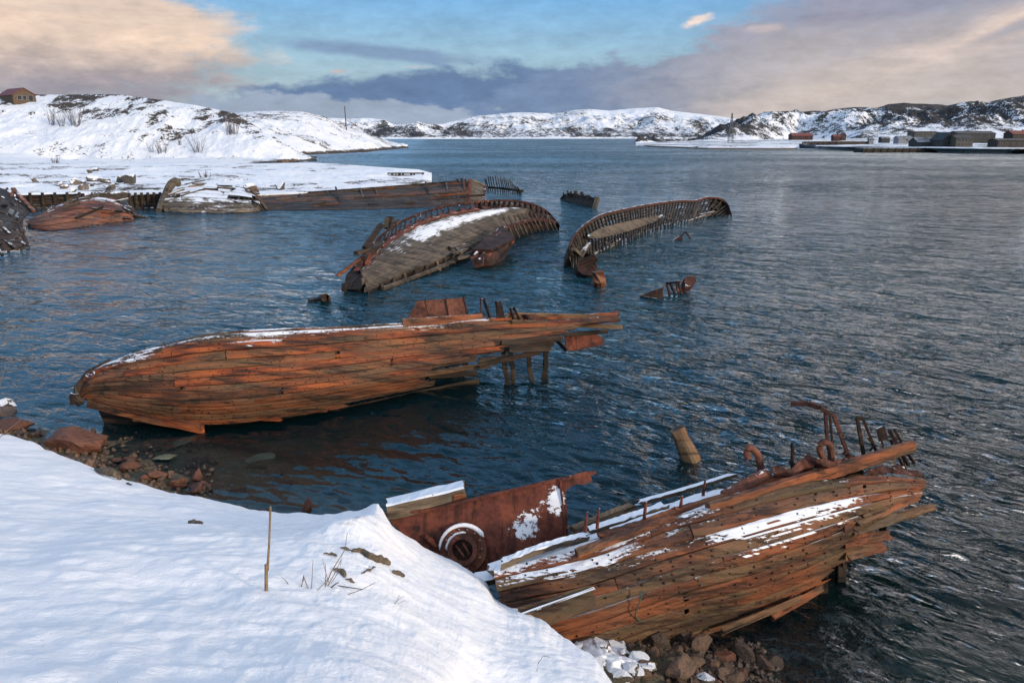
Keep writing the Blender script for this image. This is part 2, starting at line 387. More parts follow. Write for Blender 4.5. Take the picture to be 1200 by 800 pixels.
def rust_mat(name, c1, c2, c3, snow=.0, rough=.8):
    m, t = new_mat(name)
    x, y, z = t.sep(t.attr('pc').outputs['Vector']); p = t.xyz(x, y, t.mul(z, 23.))
    n1 = t.noise(p, 1.6, 7, .6, .3); n2 = t.noise(p, 9., 6, .7); n3 = t.noise(p, 45., 3, .6); n4 = t.noise(p, .8, 3, .5)
    c = t.ramp(t.add(t.mul(n1, .6), t.mul(n2, .4)), [(.38, c1), (.5, c2), (.60, c3)])
    strk = t.noise(t.xyz(t.mul(x, 7.), t.mul(y, .8), t.mul(z, 23.)), 1., 5, .65, .4); c = t.mix(t.ss(strk, .5, .68, 0, .7), c, tuple(q*.55 for q in c1))
    spot = t.ss(n2, .62, .70, 0, .6); c = t.mix(spot, c, tuple(q*.4 for q in c1))
    fl = t.ss(t.add(n4, t.mul(n2, .55)), .92, .98, 0, .7); c = t.mix(fl, c, (.36, .09, .03))
    sn = t.attr('sn').outputs['Fac']; nz = t.sep(t.n('ShaderNodeNewGeometry').outputs['Normal'])[2]
    f = t.add(t.add(t.mul(t.sub(nz, .55), 1.3), t.add(sn, snow-.42)), t.add(t.mul(t.sub(n2, .5), 1.3), t.mul(t.sub(n1, .5), 1.4)))
    f = t.ss(f, -.02, .06); c = t.mix(f, c, SNOW)
    return finish(m, t, c, rough, t.bump(t.add(t.add(t.mul(n2, .7), t.mul(n3, .35)), t.mul(f, 1.2)), .7, .02), 0, .3)
M['rust'] = rust_mat('rust_red_steel', (.042, .015, .011), (.125, .036, .023), (.19, .055, .030))
M['rust_brown'] = rust_mat('rust_brown_steel', (.045, .019, .014), (.12, .046, .031), (.20, .078, .048))
M['rust_dark'] = rust_mat('rust_dark_steel', (.008, .006, .006), (.028, .014, .011), (.07, .028, .018))
M['rust_rim'] = rust_mat('rust_rim_steel', (.018, .008, .007), (.055, .020, .016), (.11, .042, .03))

def snow_ground():
    m, t = new_mat('snow'); g = t.n('ShaderNodeNewGeometry'); p = g.outputs['Position']
    x, y, z = t.sep(p)
    n1 = t.noise(p, .7, 6, .6); n2 = t.noise(p, 6., 6, .65); n3 = t.noise(p, 40., 4, .7)
    rp = t.noise(t.xyz(t.add(t.mul(x, .9), t.mul(y, .5)), t.add(t.mul(y, 3.5), t.mul(x, -2.2)), z), 1.4, 5, .6, .8)
    c = t.mix(t.ss(n1, .3, .7), (.80, .82, .87), (.85, .85, .88))
    rg = t.noise(p, 14., 5, .75); c = t.mix(t.ss(rg, .69, .76, 0, .5), c, (.42, .38, .33))
    hol = t.m('SQRT', t.add(t.m('POWER', t.add(x, 2.6), 2.), t.m('POWER', t.mul(t.sub(y, 10.6), 1.3), 2.)))
    c = t.mix(t.mul(t.ss(hol, 2.6, .6), t.ss(t.noise(t.xyz(t.mul(x, 1.), t.mul(y, 4.), 0.), 3., 7, .75, .6), .50, .66, 0, .55)), c, (.40, .33, .26))
    dirt = t.mul(t.ss(t.noise(p, 30., 3, .6), .69, .73, 0, .8), t.ss(n1, .40, .55))
    c = t.mix(dirt, c, (.30, .26, .2))
    h = t.add(t.add(t.mul(n1, 1.6), t.mul(rp, .3)), t.add(t.mul(n2, .6), t.mul(n3, .12)))
    m = finish(m, t, c, .65, t.bump(h, .6, .07), 0, .35); return m
M['snow'] = snow_ground()

def terrain_mat(name, rock_dark, rock_mid, scale=1., bump=1.):
    m, t = new_mat(name); g = t.n('ShaderNodeNewGeometry'); p = g.outputs['Position']
    a = t.attr('sn').outputs['Fac']
    n1 = t.noise(p, .03*scale, 7, .65); n2 = t.noise(p, .16*scale, 6, .7); n3 = t.noise(p, .9*scale, 4, .7)
    f = t.add(a, t.add(t.mul(t.sub(n2, .5), 1.3), t.add(t.mul(t.sub(n3, .5), 1.1), t.mul(t.sub(n1, .5), .5))))
    f = t.ss(f, .44, .56)
    rc = t.ramp(t.add(t.mul(n2, .5), t.mul(n3, .5)), [(.35, rock_dark), (.6, rock_mid), (.75, tuple(q*1.5 for q in rock_mid))])
    sc_ = t.mix(t.ss(n1, .35, .65), (.70, .75, .84), (.82, .84, .88))
    c = t.mix(f, sc_, rc)
    return finish(m, t, c, .85, t.bump(t.add(n2, t.mul(n3, .4)), .5*bump, 2.5/scale), 0, .2)
M['hill'] = terrain_mat('snowy_hillside', (.022, .02, .018), (.07, .056, .048), 1.7)
M['hill_far'] = terrain_mat('snowy_far_rock', (.018, .021, .027), (.05, .047, .048), .85)
M['jetty_snow'] = terrain_mat('snowy_jetty_ground', (.02, .016, .012), (.085, .06, .04), 3., .3)

def shore_mat():
    m, t = new_mat('shore_gravel'); p = t.n('ShaderNodeNewGeometry').outputs['Position']
    n1 = t.noise(p, 1.5, 5, .6); n2 = t.noise(p, 9., 5, .7)
    vo = t.n('ShaderNodeTexVoronoi'); t.put(vo.inputs['Vector'], p); vo.inputs['Scale'].default_value = 7.
    c = t.ramp(t.add(t.mul(n1, .5), t.mul(n2, .5)), [(.35, (.03, .032, .02)), (.52, (.09, .078, .048)), (.7, (.20, .15, .095))])
    c = t.mix(t.mul(t.ss(t.sep(vo.outputs['Color'])[0], .3, .8), .5), c, (.10, .055, .035))
    return finish(m, t, c, .7, t.bump(t.add(t.mul(vo.outputs['Distance'], -1.), n2), 1., .1))
M['shore'] = shore_mat()

def rock_mat(name, c1, c2, c3, snow):
    m, t = new_mat(name); tcn = t.n('ShaderNodeTexCoord'); p = tcn.outputs['Object']; oi = t.n('ShaderNodeObjectInfo').outputs['Random']
    p = t.vm('ADD', p, t.xyz(t.mul(oi, 50.), t.mul(oi, 31.), 0.))
    n1 = t.noise(p, 1.8, 5, .6); n2 = t.noise(p, 9., 6, .7)
    c = t.mix(t.ss(oi, 0., 1.), c1, t.mix(t.ss(n1, .4, .6), c2, c3))
    c = t.mix(t.ss(n2, .3, .75, .0, .65), c, t.mix(.5, c1, c3))
    c = t.mix(t.ss(n2, .50, .36, 0, .7), c, (.015, .012, .01))
    ob = t.n('ShaderNodeNewGeometry'); nz = t.sep(ob.outputs['Normal'])[2]
    f = t.ss(t.add(t.mul(t.sub(nz, 1-snow*1.2), 1.6), t.mul(t.sub(n1, .5), 1.6)), -.05, .08) if snow else 0.
    wet = t.ss(t.sep(ob.outputs['Position'])[2], .03, .22, .45, 1.)
    cw = t.n('ShaderNodeVectorMath', operation='SCALE'); t.put(cw.inputs[0], c); t.put(cw.inputs[3], wet)
    c = cw.outputs[0]
    if snow: c = t.mix(f, c, SNOW)
    return finish(m, t, c, t.mul(wet, .8), t.bump(t.add(n2, t.mul(n1, .8)), .8, .05), 0, .4)
M['rock_red'] = rock_mat('red_brown_stone', (.10, .042, .028), (.17, .062, .038), (.24, .10, .06), 0)
M['rock'] = rock_mat('brown_grey_stone', (.05, .04, .034), (.13, .085, .058), (.22, .13, .085), 0)
M['rock_snow'] = rock_mat('snow_capped_stone', (.06, .055, .05), (.12, .10, .09), (.2, .16, .13), .36)
M['rock_green'] = rock_mat('pale_green_stone', (.30, .33, .22), (.36, .40, .27), (.45, .47, .33), 0)

def plain(name, c, rough=.8, var=.25, scale=3., metal=0.):
    m, t = new_mat(name); n = t.noise(t.n('ShaderNodeTexCoord').outputs['Object'], scale, 5, .65)
    cc = t.mix(t.ss(n, .3, .7), tuple(q*(1-var) for q in c), tuple(min(1, q*(1+var)) for q in c))
    return finish(m, t, cc, rough, t.bump(n, .3, .02), metal)
M['stem'] = plain('dry_stem', (.20, .135, .075), .8, .3, 20)
M['twig'] = plain('bare_twig', (.07, .05, .04), .8, .3, 2)
M['bark'] = plain('driftwood_bark', (.10, .075, .05), .85, .5, 12)
M['rope'] = plain('green_rope', (.03, .09, .065), .7, .3, 20)
M['roof_red'] = plain('red_roof_sheet', (.15, .028, .019), .6, .2, .5)
M['log'] = plain('log_wall', (.09, .058, .034), .8, .3, 2.)
M['red_wall'] = plain('red_painted_wall', (.045, .017, .015), .8, .25, 1.)  # village walls from here on darkened, cloud shade is in the colour
M['brown_wall'] = plain('brown_board_wall', (.035, .027, .023), .8, .25, 1.)
M['grey_wall'] = plain('grey_board_wall', (.032, .033, .034), .8, .25, .6)
M['yellow_wall'] = plain('ochre_wall', (.06, .055, .042), .8, .25, .6)
M['white_wall'] = plain('white_wall', (.17, .18, .20), .7, .1, .6)
M['grey_roof'] = plain('dark_roof', (.028, .03, .034), .7, .3, .6)
M['snow_roof'] = plain('snowy_roof', (.15, .165, .19), .8, .6, .35)
M['window'] = plain('window_glass', (.02, .025, .03), .15, .1, 1.)
M['pane_blue'] = plain('pale_window', (.28, .34, .40), .3, .2, 1.)
M['quay'] = plain('stone_quay', (.03, .025, .02), .9, .6, .8)
M['steel_grey'] = plain('grey_steel', (.12, .125, .13), .6, .3, 1.)
M['boat_blue'] = plain('blue_boat_hull', (.02, .045, .09), .5, .2, 1.)
M['sand'] = plain('wet_sand', (.15, .115, .085), .8, .3, .2)

def water_mat():
    m, t = new_mat('sea_water'); g = t.n('ShaderNodeNewGeometry'); p = g.outputs['Position']
    x, y, z = t.sep(p)
    xr = t.add(t.mul(x, .80), t.mul(y, -.60)); yr = t.add(t.mul(x, .60), t.mul(y, .80))
    q = t.xyz(xr, t.mul(yr, 1.9), 0.)
    calm = t.noise(t.xyz(t.mul(x, .5), y, 0.), .022, 4, .6, .4)
    amp = t.mul(t.ss(calm, .38, .62, .48, 1.2), t.ss(t.add(x, t.mul(y, .10)), -16., 6., .45, 1.))
    dd = t.m('SQRT', t.add(t.mul(x, x), t.mul(y, y)))
    h = None
    for fq, am, d0, d1, w1_, wd in ((7., .022, 10., 40., .0, .5), (2.4, .085, 30., 110., .15, .7), (.95, .21, 60., 300., 1.9, .7), (.33, .58, 60., 300., 3.2, .5)):
        nn = t.noise(t.vm('ADD', q, (fq*3.1, fq*7.7, 0.)), fq, 2.5, .5, wd)
        nn = t.sub(nn, t.mul(t.m('ABSOLUTE', t.sub(nn, .5)), .7))
        nn = t.mul(nn, t.mul(t.ss(dd, d0, d1, am, am*w1_), 1.45))
        h = nn if h is None else t.add(h, nn)
    cove = t.m('SQRT', t.add(t.m('POWER', t.add(x, 5.), 2.), t.m('POWER', t.sub(y, 17.), 2.)))
    h = t.mul(h, t.mul(amp, t.ss(cove, 4., 12., .14, 1.)))
    b = t.bump(h, 1., 1.)
    fr = t.n('ShaderNodeFresnel'); fr.inputs[0].default_value = 1.36; t.put(fr.inputs['Normal'], b)
    gl = t.n('ShaderNodeBsdfGlossy'); t.put(gl.inputs['Color'], (1, 1, 1)); t.put(gl.inputs['Roughness'], t.ss(dd, 50., 420., .045, .34)); t.put(gl.inputs['Normal'], b)
    tr = t.n('ShaderNodeBsdfTransparent'); t.put(tr.inputs[0], (.88, .95, .95))
    df = t.n('ShaderNodeBsdfDiffuse'); t.put(df.inputs[0], (.018, .12, .165))
    mx = t.n('ShaderNodeMixShader'); t.put(mx.inputs[0], t.ss(dd, 15., 45., .05, .26)); L_ = t.nt.links
    L_.new(tr.outputs[0], mx.inputs[1]); L_.new(df.outputs[0], mx.inputs[2])
    m2 = t.n('ShaderNodeMixShader'); L_.new(fr.outputs[0], m2.inputs[0]); L_.new(mx.outputs[0], m2.inputs[1]); L_.new(gl.outputs[0], m2.inputs[2])
    va = t.n('ShaderNodeVolumeAbsorption'); t.put(va.inputs[0], (.66, .80, .74)); va.inputs[1].default_value = .55
    o = t.n('ShaderNodeOutputMaterial'); L_.new(m2.outputs[0], o.inputs[0]); L_.new(va.outputs[0], o.inputs[1])
    return m
M['water'] = water_mat()

# ================================================================== THE SETTING
from mathutils.bvhtree import BVHTree
# ---- snow bank the photographer stands on
_e = [(-12, 22.5, .6), (-420, 380, .7), (0, 508, .65), (60, 529, .7), (130, 556, .75), (200, 576, .85), (300, 597, 1.05), (355, 603, 1.1), (400, 601, 1.2), (424, 596, 1.35),
      (440, 590, 1.5), (447, 597, 1.5), (458, 616, 1.45), (480, 633, 1.3), (510, 650, 1.1), (545, 666, 1.0), (567, 680, 1.0), (583, 703, 1.0), (612, 719, 1.1), (650, 741, 1.3), (690, 772, 1.5), (722, 803, 1.7), (750, 850, 1.9)]
edge = [(-90, 30, 1.5), (-60, 30, .8), (-36, 27, .6), (-20, 21.5, .6)] + [tuple(at_z(*q)) for q in _e[2:]] + [(2.6, 4.2, 2.0), (4.2, 1.0, 2.2), (6, -4, 2.6), (8, -14, 3.2), (-5, -26, 4.5), (-40, -30, 5), (-95, -10, 4), (-90, 30, 1.5)]
edge = np.array(edge, float)
_m = len(edge)
te = np.concatenate([np.linspace(0, 4/(_m-1), 40, endpoint=False), np.linspace(4/(_m-1), 25/(_m-1), 520, endpoint=False), np.linspace(25/(_m-1), 1, 80)])
E_ = cr(edge, te)
TOP = np.array([-0.3, -.6, 6.25])
_ar = np.cumsum(np.r_[0, np.linalg.norm(np.diff(E_[:, :2], axis=0), axis=1)]); _dr = E_[:, :2]-TOP[:2]; _dr /= np.linalg.norm(_dr, axis=1, keepdims=True)
E_[:, :2] += _dr*(fbm(_ar*.9, _ar*0, 5, .6)*.12)[:, None]; E_[:, 2] += fbm(_ar*1.7, _ar*0+4, 4, .6)*.035
tt = np.concatenate([np.linspace(0, .9, 190), np.linspace(.905, 1, 26)])
def gsm(A, s):
    k = np.arange(-3*s, 3*s+1); g = np.exp(-k**2/(2.*s*s)); g /= g.sum(); Ap = np.concatenate([A[:1].repeat(3*s, 0), A, A[-1:].repeat(3*s, 0)]); return np.stack([np.convolve(Ap[:, i], g, 'valid') for i in range(A.shape[1])], 1)
ES = gsm(E_, 26); EW = gsm(E_, 95)
rows = []
mound = [(at_z(425, 668, 2.0), .42, .20), (at_z(395, 672, 2.1), .35, .12), (at_z(448, 655, 1.9), .25, .12), (at_z(330, 705, 2.4), 1.2, .10), (at_z(200, 690, 2.3), 1.6, .12)]
for t in tt:
    kb = smooth(.80, 1., t)**2; ka = smooth(.25, .9, t); Eb = (EW*(1-ka)+ES*ka)*(1-kb)+E_*kb
    p = TOP+(Eb-TOP)*t; z = TOP[2]+(Eb[:, 2]-TOP[2])*(t**.97)
    x, y = p[:, 0], p[:, 1]; env = min(1, t*4)*smooth(1.0, .93, t)
    z = z+env*(fbm(x*.22+3, y*.22, 3)*.16+fbm(x*.9, y*1.3+x*.6, 4)*.06+fbm(x*2.6+4, y*2.6, 4, .6, 2.03, True)*.024+fbm(x*1.1+y*1.4, y*3.6-x*1.6+9, 4, .55)*.022+fbm(x*9, y*9, 3)*.008)
    for c, s_, h_ in mound: z = z+h_*np.exp(-((x-c[0])**2+(y-c[1])**2)/(2*s_**2))
    rows.append(np.stack([x, y, z], 1))
d = E_[:, :2]-TOP[:2]; dl = np.linalg.norm(d, axis=1, keepdims=True); d = d/dl
for dd, dz_ in ((.03, -.006), (.07, -.03), (.11, -.08), (.15, -.17), (.18, -.3), (.16, -.5), (.1, -.9), (.0, -1.6)):
    q = E_.copy(); wv = vnoise(te*90, te*0+5)[:, None]; q[:, :2] += d*(dd*(1+.6*wv)); q[:, 2] += dz_; rows.append(q)
mb = MB(); mb.grid(np.stack(rows, 0)); snow_o = mb.build('snow_bank', M['snow'], smooth=True); tag(snow_o, kind='structure')
V_ = [v.co.copy() for v in snow_o.data.vertices]; SNOW_T = BVHTree.FromPolygons(V_, [tuple(p.vertices) for p in snow_o.data.polygons])
def on_snow(px, py):
    h = SNOW_T.ray_cast(Vector((0, 0, CAMH)), Vector(ray(px, py)))
    return np.array(h[0]) if h[0] is not None else at_z(px, py, 1.)

# ---- shore and seabed
EP = E_[:, :2]; EZ = E_[:, 2]
def edge_dist(x, y):
    x = np.ravel(x); y = np.ravel(y); out = np.zeros(len(x)); zi = np.zeros(len(x)); px_ = np.zeros(len(x))
    for s in range(0, len(x), 20000):
        D = (x[s:s+20000, None]-EP[None, :, 0])**2+(y[s:s+20000, None]-EP[None, :, 1])**2; i = D.argmin(1)
        dd = np.sqrt(D[np.arange(len(i)), i]); inside = (x[s:s+20000]-TOP[0])**2+(y[s:s+20000]-TOP[1])**2 < (EP[i, 0]-TOP[0])**2+(EP[i, 1]-TOP[1])**2
        out[s:s+20000] = np.where(inside, -dd, dd); zi[s:s+20000] = EZ[i]; px_[s:s+20000] = EP[i, 0]
    return out, zi, px_
def shore_z(x, y, fine=True):
    sh = np.shape(x); d_, ze, ex = edge_dist(x, y); x = np.ravel(x); y = np.ravel(y)
    left = smooth(-3.5, -6.5, ex); left = left*(.55+.45*smooth(-6.5, -9., ex)); right = smooth(-.8, .8, ex)
    z0 = .10+.10*left+.62*right; sl = .22-.08*left+.02*right
    dd = np.maximum(d_, 0)
    z = z0-sl*np.minimum(dd, 3.5)-.42*np.maximum(dd-3.5, 0)
    z = np.maximum(z, -5.5)
    if fine: z = z+fbm(x*1.3, y*1.3, 4)*.16*np.exp(-dd*.1)+np.abs(fbm(x*4, y*4, 3))*.08
    z = np.where(d_ < 0, np.minimum(z, ze-.8)+d_*.02, z)
    return z.reshape(sh)
a = np.linspace(-math.pi, math.pi, 260*3); rr = np.concatenate([np.linspace(2, 40, 200), np.geomspace(41, 9000, 60)])
A_, R_ = np.meshgrid(a, rr); X, Y = np.sin(A_)*R_, np.cos(A_)*R_
mb = MB(); mb.grid(np.stack([X, Y, shore_z(X, Y)], -1), flip=True); o = mb.build('shore_ground', M['shore'], smooth=True); tag(o, kind='structure')

# ---- sea with real waves near, finer ripples in the material
pys = np.concatenate([[157.9, 158.3, 159, 160, 161], np.arange(162, 240, .8), np.arange(240, 420, 1.), np.arange(420, 900, 1.25), [940, 1000, 1100]])
pxs = np.concatenate([np.arange(-1500, -300, 25), np.arange(-300, 1500, 2.1), np.arange(1500, 2700, 25)])
PX, PY = np.meshgrid(pxs, pys)
DX = (PX-600)/F; b_ = (400-PY)/F; DZ = b_*cp-sp; DY = cp+b_*sp; k_ = -CAMH/DZ
X, Y = DX*k_, DY*k_
Zw = np.zeros_like(X); rowsp = np.abs(np.gradient(Y, axis=0)); dist = np.hypot(X, Y)
shel = .38+.62*smooth(-13, 8, X+.10*Y); gust = 1+.35*fbm(X*.03, Y*.06, 3)
rs = np.random.RandomState(4)
for i in range(46):
    lam = .24*(1.085**i); th = R(222)+rs.normal(0, .48); kx, ky = math.sin(th)*2*math.pi/lam, math.cos(th)*2*math.pi/lam
    a0 = .0082*lam**.9/(1+(lam/1.1)**2.1); att = np.clip(1.3-rowsp*2.6/lam, 0, 1)*np.clip(1.4-dist/933*2.1*5/lam, 0, 1)
    ph = kx*X+ky*Y+rs.rand()*6.28+1.2*vnoise(X/lam/4+i*3, Y/lam/4)
    Zw += a0*att*(np.cos(ph)+.28*np.cos(2*ph))
Zw *= shel*gust
mb = MB(); mb.grid(np.stack([X, Y, Zw], -1), flip=False); o = mb.build('sea_water', M['water'], smooth=True); tag(o, kind='structure')
if o.data.polygons[5].normal.z < 0: o.data.flip_normals()

# ---- hills built from rails (shore line ... crest ... back)
def rail(pts, pxs, mode):
    P = np.array(pts, float); y = np.interp(pxs, P[:, 0], P[:, 1]); q = np.interp(pxs, P[:, 0], P[:, 2])
    out = np.array([at_z(a, b, c) if mode == 'z' else at(a, b, c) for a, b, c in zip(pxs, y, q)]); return out
def land(name, pxs, rails, segs, amp, rock, mat, env=None, freq=.03, crestamp=.12, kind='structure', powr=None, back=None):
    Rl = [rail(p, pxs, m) for p, m in rails]
    if back: Rl.append(Rl[-1]*np.array([1+back, 1+back, 0])+np.array([0, 0, -3.]))
    rowsv = []; s = 0
    tl = []
    for i in range(len(Rl)-1):
        n = segs[i]; f = np.linspace(0, 1, n, endpoint=(i == len(Rl)-2))
        for g in f:
            gz = g if not powr or powr[i] is None else g**powr[i]
            p = Rl[i]+(Rl[i+1]-Rl[i])*g; p[:, 2] = Rl[i][:, 2]+(Rl[i+1][:, 2]-Rl[i][:, 2])*gz
            rowsv.append(p); tl.append(i+g)
    G = np.stack(rowsv, 0); tl = np.array(tl)[:, None]*np.ones((1, len(pxs)))
    X, Y, Z = G[..., 0], G[..., 1], G[..., 2]
    nmax = len(rails)-1
    e = np.clip(np.minimum(tl*3, 1), 0, 1)*(1-(1-crestamp)*np.exp(-((tl-nmax)*5)**2))
    nz = fbm(X*freq+5, Y*freq*.8, 6, .52)*.7+fbm(X*freq*1.7, Y*freq*1.5+9, 5, .5, 2.1, True)*.35
    a_ = amp(X, Y, tl) if callable(amp) else amp
    G[..., 2] = Z+nz*a_*e
    gy = np.gradient(G[..., 2], axis=0)/(np.hypot(np.gradient(X, axis=0), np.gradient(Y, axis=0))+1e-6)
    rk = rock(X, Y, G[..., 2], tl, gy, nz, PXg := np.broadcast_to(pxs, X.shape))
    mb = MB(); mb.grid(G, sn=rk.ravel(), flip=False); o = mb.build(name, mat, smooth=True); tag(o, kind=kind)
    if o.data.polygons[len(o.data.polygons)//3].normal.z < 0: o.data.flip_normals()
    return o, BVHTree.FromPolygons([v.co.copy() for v in o.data.vertices], [tuple(p.vertices) for p in o.data.polygons])
def hit(tree, px, py):
    h = tree.ray_cast(Vector((0, 0, CAMH)), Vector(ray(px, py))); return None if h[0] is None else np.array(h[0])
def down(tree, x, y, z=500):
    h = tree.ray_cast(Vector((x, y, z)), Vector((0, 0, -1))); return h[0].z if h[0] is not None else 0.

pA = np.arange(-700, 372, 1.1)
crestA = [(-700, 60, 330), (-300, 85, 320), (-60, 104, 305), (0, 108, 300), (50, 111, 300), (100, 110.5, 300), (140, 111, 296), (175, 115, 290), (212, 121, 285), (250, 128, 280), (275, 133, 276), (305, 151, 268), (330, 166, 262), (352, 178, 257), (366, 184.5, 252), (372, 187, 250)]
shoreA = [(-700, 196, .2), (0, 196, .2), (300, 196, .2), (330, 192, 0), (372, 188.5, 0)]
midA = [(-700, 176, 246), (0, 182, 246), (60, 184, 246), (150, 186, 246), (250, 184, 244), (330, 187, 243), (372, 188, 247)]
def rockA(X, Y, Z, t, g, nz, px):
    up = smooth(.9, 1.9, t); n = fbm(X*.05+40, Y*.03, 4); n2 = fbm(X*.12, Y*.10+30, 4)
    r = .19+.20*up*smooth(-.2, .3, n2)+.10*smooth(.0, .30, n)*up+.14*smooth(.0, .35, n2)+.15*smooth(.4, 1., g)+.12*smooth(1.5, 1.95, t)
    r = r+.5*smooth(.95, .25, Z)*smooth(285, 300, px)
    return r
hA, tA = land('snowy_hill', pA, [(shoreA, 'z'), (midA, 'Y'), (crestA, 'Y')], [16, 130, 30], lambda X, Y, t: 3.4*smooth(.5, 1.3, t)+.2, rockA, M['hill'], freq=.035, back=.35, powr=[None, .85, .8])
pB = np.arange(255, 479, .7)
crestB = [(255, 134, 420), (300, 130.5, 420), (330, 130, 425), (355, 131, 430), (380, 137, 440), (405, 149, 450), (430, 156, 465), (455, 165, 480), (470, 169.5, 490), (476, 172, 500), (479, 173.4, 505)]
shoreB = [(255, 188, 0), (330, 182.8, 0), (380, 180.5, 0), (430, 178.5, 0), (440, 177, 0), (479, 173.6, 0)]
def rockB(X, Y, Z, t, g, nz, px):
    n2 = fbm(X*.07, Y*.06+30, 5); return .24+.22*smooth(-.1, .35, n2)+.5*smooth(1.8, .5, Z)+.16*smooth(.6, 1, t)
hB, tB = land('snowy_headland', pB, [(shoreB, 'z'), (crestB, 'Y')], [110, 25], 4.0, rockB, M['hill'], freq=.03, back=.25, powr=[.75, .8])
pC = np.arange(330, 960, 1.0)
crestC = [(330, 137, 1500), (405, 139, 1500), (435, 139, 1500), (450, 141, 1500), (462, 147, 1480), (480, 147, 1500), (490, 144, 1500), (505, 146, 1550), (520, 145, 1600), (545, 139, 1700), (560, 136, 1700), (580, 134, 1750), (600, 132.5, 1750), (650, 132.5, 1800), (675, 129, 1800), (690, 128, 1800), (715, 130, 1800), (745, 127, 1800), (770, 126, 1800), (790, 130, 1800), (830, 135, 1750), (870, 140, 1700), (960, 145, 1650)]
shoreC = [(330, 163, 0), (500, 163, 0), (700, 162.6, 0), (960, 162.6, 0)]
def rockC(X, Y, Z, t, g, nz, px):
    n = fbm(X*.010+4, Y*.008, 5, .6); n2 = fbm(X*.045, Y*.02+7, 5, .65)
    return .45+.28*n+.30*n2-.12*smooth(.4, 1, t)+.12*smooth(25, 8, Z)-.3*smooth(4, 1, Z)
hC, tC = land('far_hills', pC, [(shoreC, 'z'), (crestC, 'Y')], [110, 16], 22., rockC, M['hill_far'], freq=.010, crestamp=.10, back=.2, powr=[.9, .8])
pD = np.arange(745, 1900, 1.1)
shoreD = [(745, 170.8, 0), (760, 171.5, 0), (830, 174.3, 0), (900, 174.5, 0), (935, 174.3, 0), (1010, 177, 0), (1145, 180, 0), (1900, 184, 0)]
flatD = [(745, 170.2, .25), (760, 170.6, .5), (800, 171, .8), (830, 171.5, 1.2), (935, 171, 1.5), (1010, 173, 1.8), (1145, 174.5, 2.0), (1900, 178, 2.)]
flat2 = [(745, 167.5, .3), (780, 166.5, .8), (830, 165.0, 2.), (935, 162.5, 3.), (1010, 162, 4.), (1145, 161, 5.), (1900, 161, 5.)]
crestD = [(745, 163, 750), (780, 163, 800), (820, 161.5, 900), (850, 146, 950), (870, 140, 980), (890, 135, 1000), (910, 131.5, 1000), (930, 131, 1000), (950, 130, 1000), (967, 131, 1000), (978, 128, 1000), (1000, 126, 1000), (1028, 127, 980), (1040, 123, 960), (1060, 120, 950), (1085, 122, 950), (1110, 124, 950), (1125, 121, 940), (1145, 118.5, 940), (1155, 120, 930), (1175, 116, 930), (1200, 112, 930), (1300, 100, 900), (1500, 95, 900), (1900, 110, 900)]
def rockD(X, Y, Z, t, g, nz, px):
    n = fbm(X*.016+9, Y*.012, 5, .6); n2 = fbm(X*.07, Y*.04+7, 5, .65); up = smooth(2.0, 2.3, t)
    return np.where(t > 1.9, .56+.30*n+.35*n2+.12*smooth(2.5, 3, t), 0)*up+(1-up)*(.34+.4*fbm(X*.05, Y*.05, 4)+.06*smooth(.3, 1.5, t))
hD, tD = land('shore_range', pD, [(shoreD, 'z'), (flatD, 'z'), (flat2, 'z'), (crestD, 'Y')], [10, 26, 120, 16], lambda X, Y, t: .25+19*smooth(2.05, 2.5, t), rockD, M['hill_far'], freq=.022, crestamp=.10, back=.25, powr=[.6, None, .9, .8])
# brown sandy edge of the spit
mb = MB(); ps = np.linspace(758, 935, 60); G = np.stack([[at_z(p, np.interp(p, [745, 760, 830, 900, 935], [170.8, 171.5, 174.3, 174.5, 174.3])+.25*math.sin(p)*.3+o_, z_) for p in ps] for o_, z_ in ((.7, -.3), (.25, .22), (-.9, .45), (-1.6, .3))])
mb.grid(G); o = mb.build('sand_beach', M['sand'], smooth=True); tag(o, kind='structure')

# ---- snow-covered landing (old jetty ground) between the wrecks and the hill
pJ = np.arange(-500, 507, 1.0)
fr = [(-500, 250, -.4), (-60, 246, -.4), (0, 243, -.4), (60, 240, -.4), (150, 238, -.4), (200, 240, -.4), (305, 240, -.4), (372, 236, -.4), (455, 229, -.4), (497, 218.5, -.4), (507, 215.5, -.4)]
ft = [(-500, 236, .8), (-60, 232, .8), (0, 229, .85), (60, 225.5, .9), (150, 224, .95), (200, 227, .9), (305, 229, .95), (372, 225, 1.0), (455, 219, 1.05), (496, 214.5, 1.0), (507, 213.5, .8)]
md = [(-500, 210, 1.1), (0, 208, 1.1), (150, 208, 1.2), (300, 207, 1.15), (400, 206, 1.1), (455, 205, 1.1), (495, 205, 1.05), (507, 207, .8)]
bk = [(-500, 191, 1.2), (0, 191, 1.2), (300, 191.5, 1.15), (365, 190.5, 1.0), (400, 192.5, 1.0), (440, 195.5, 1.0), (490, 198.5, .95), (507, 203, .7)]
def rockJ(X, Y, Z, t, g, nz, px):
    n = fbm(X*.10, Y*.16, 4); return .14+.75*smooth(.9, .55, t)+.33*smooth(.05, .3, n)+.20*smooth(1.6, 1.15, t)*smooth(-.05, .3, fbm(X*.4, Y*.5, 4))
hJ, tJ = land('landing_ground', pJ, [(fr, 'z'), (ft, 'z'), (md, 'z'), (bk, 'z')], [10, 60, 40, 8], lambda X, Y, t: .45*smooth(1.02, 1.3, t)*smooth(3, 2.6, t)+.10, rockJ, M['jetty_snow'], freq=.16, back=.01)

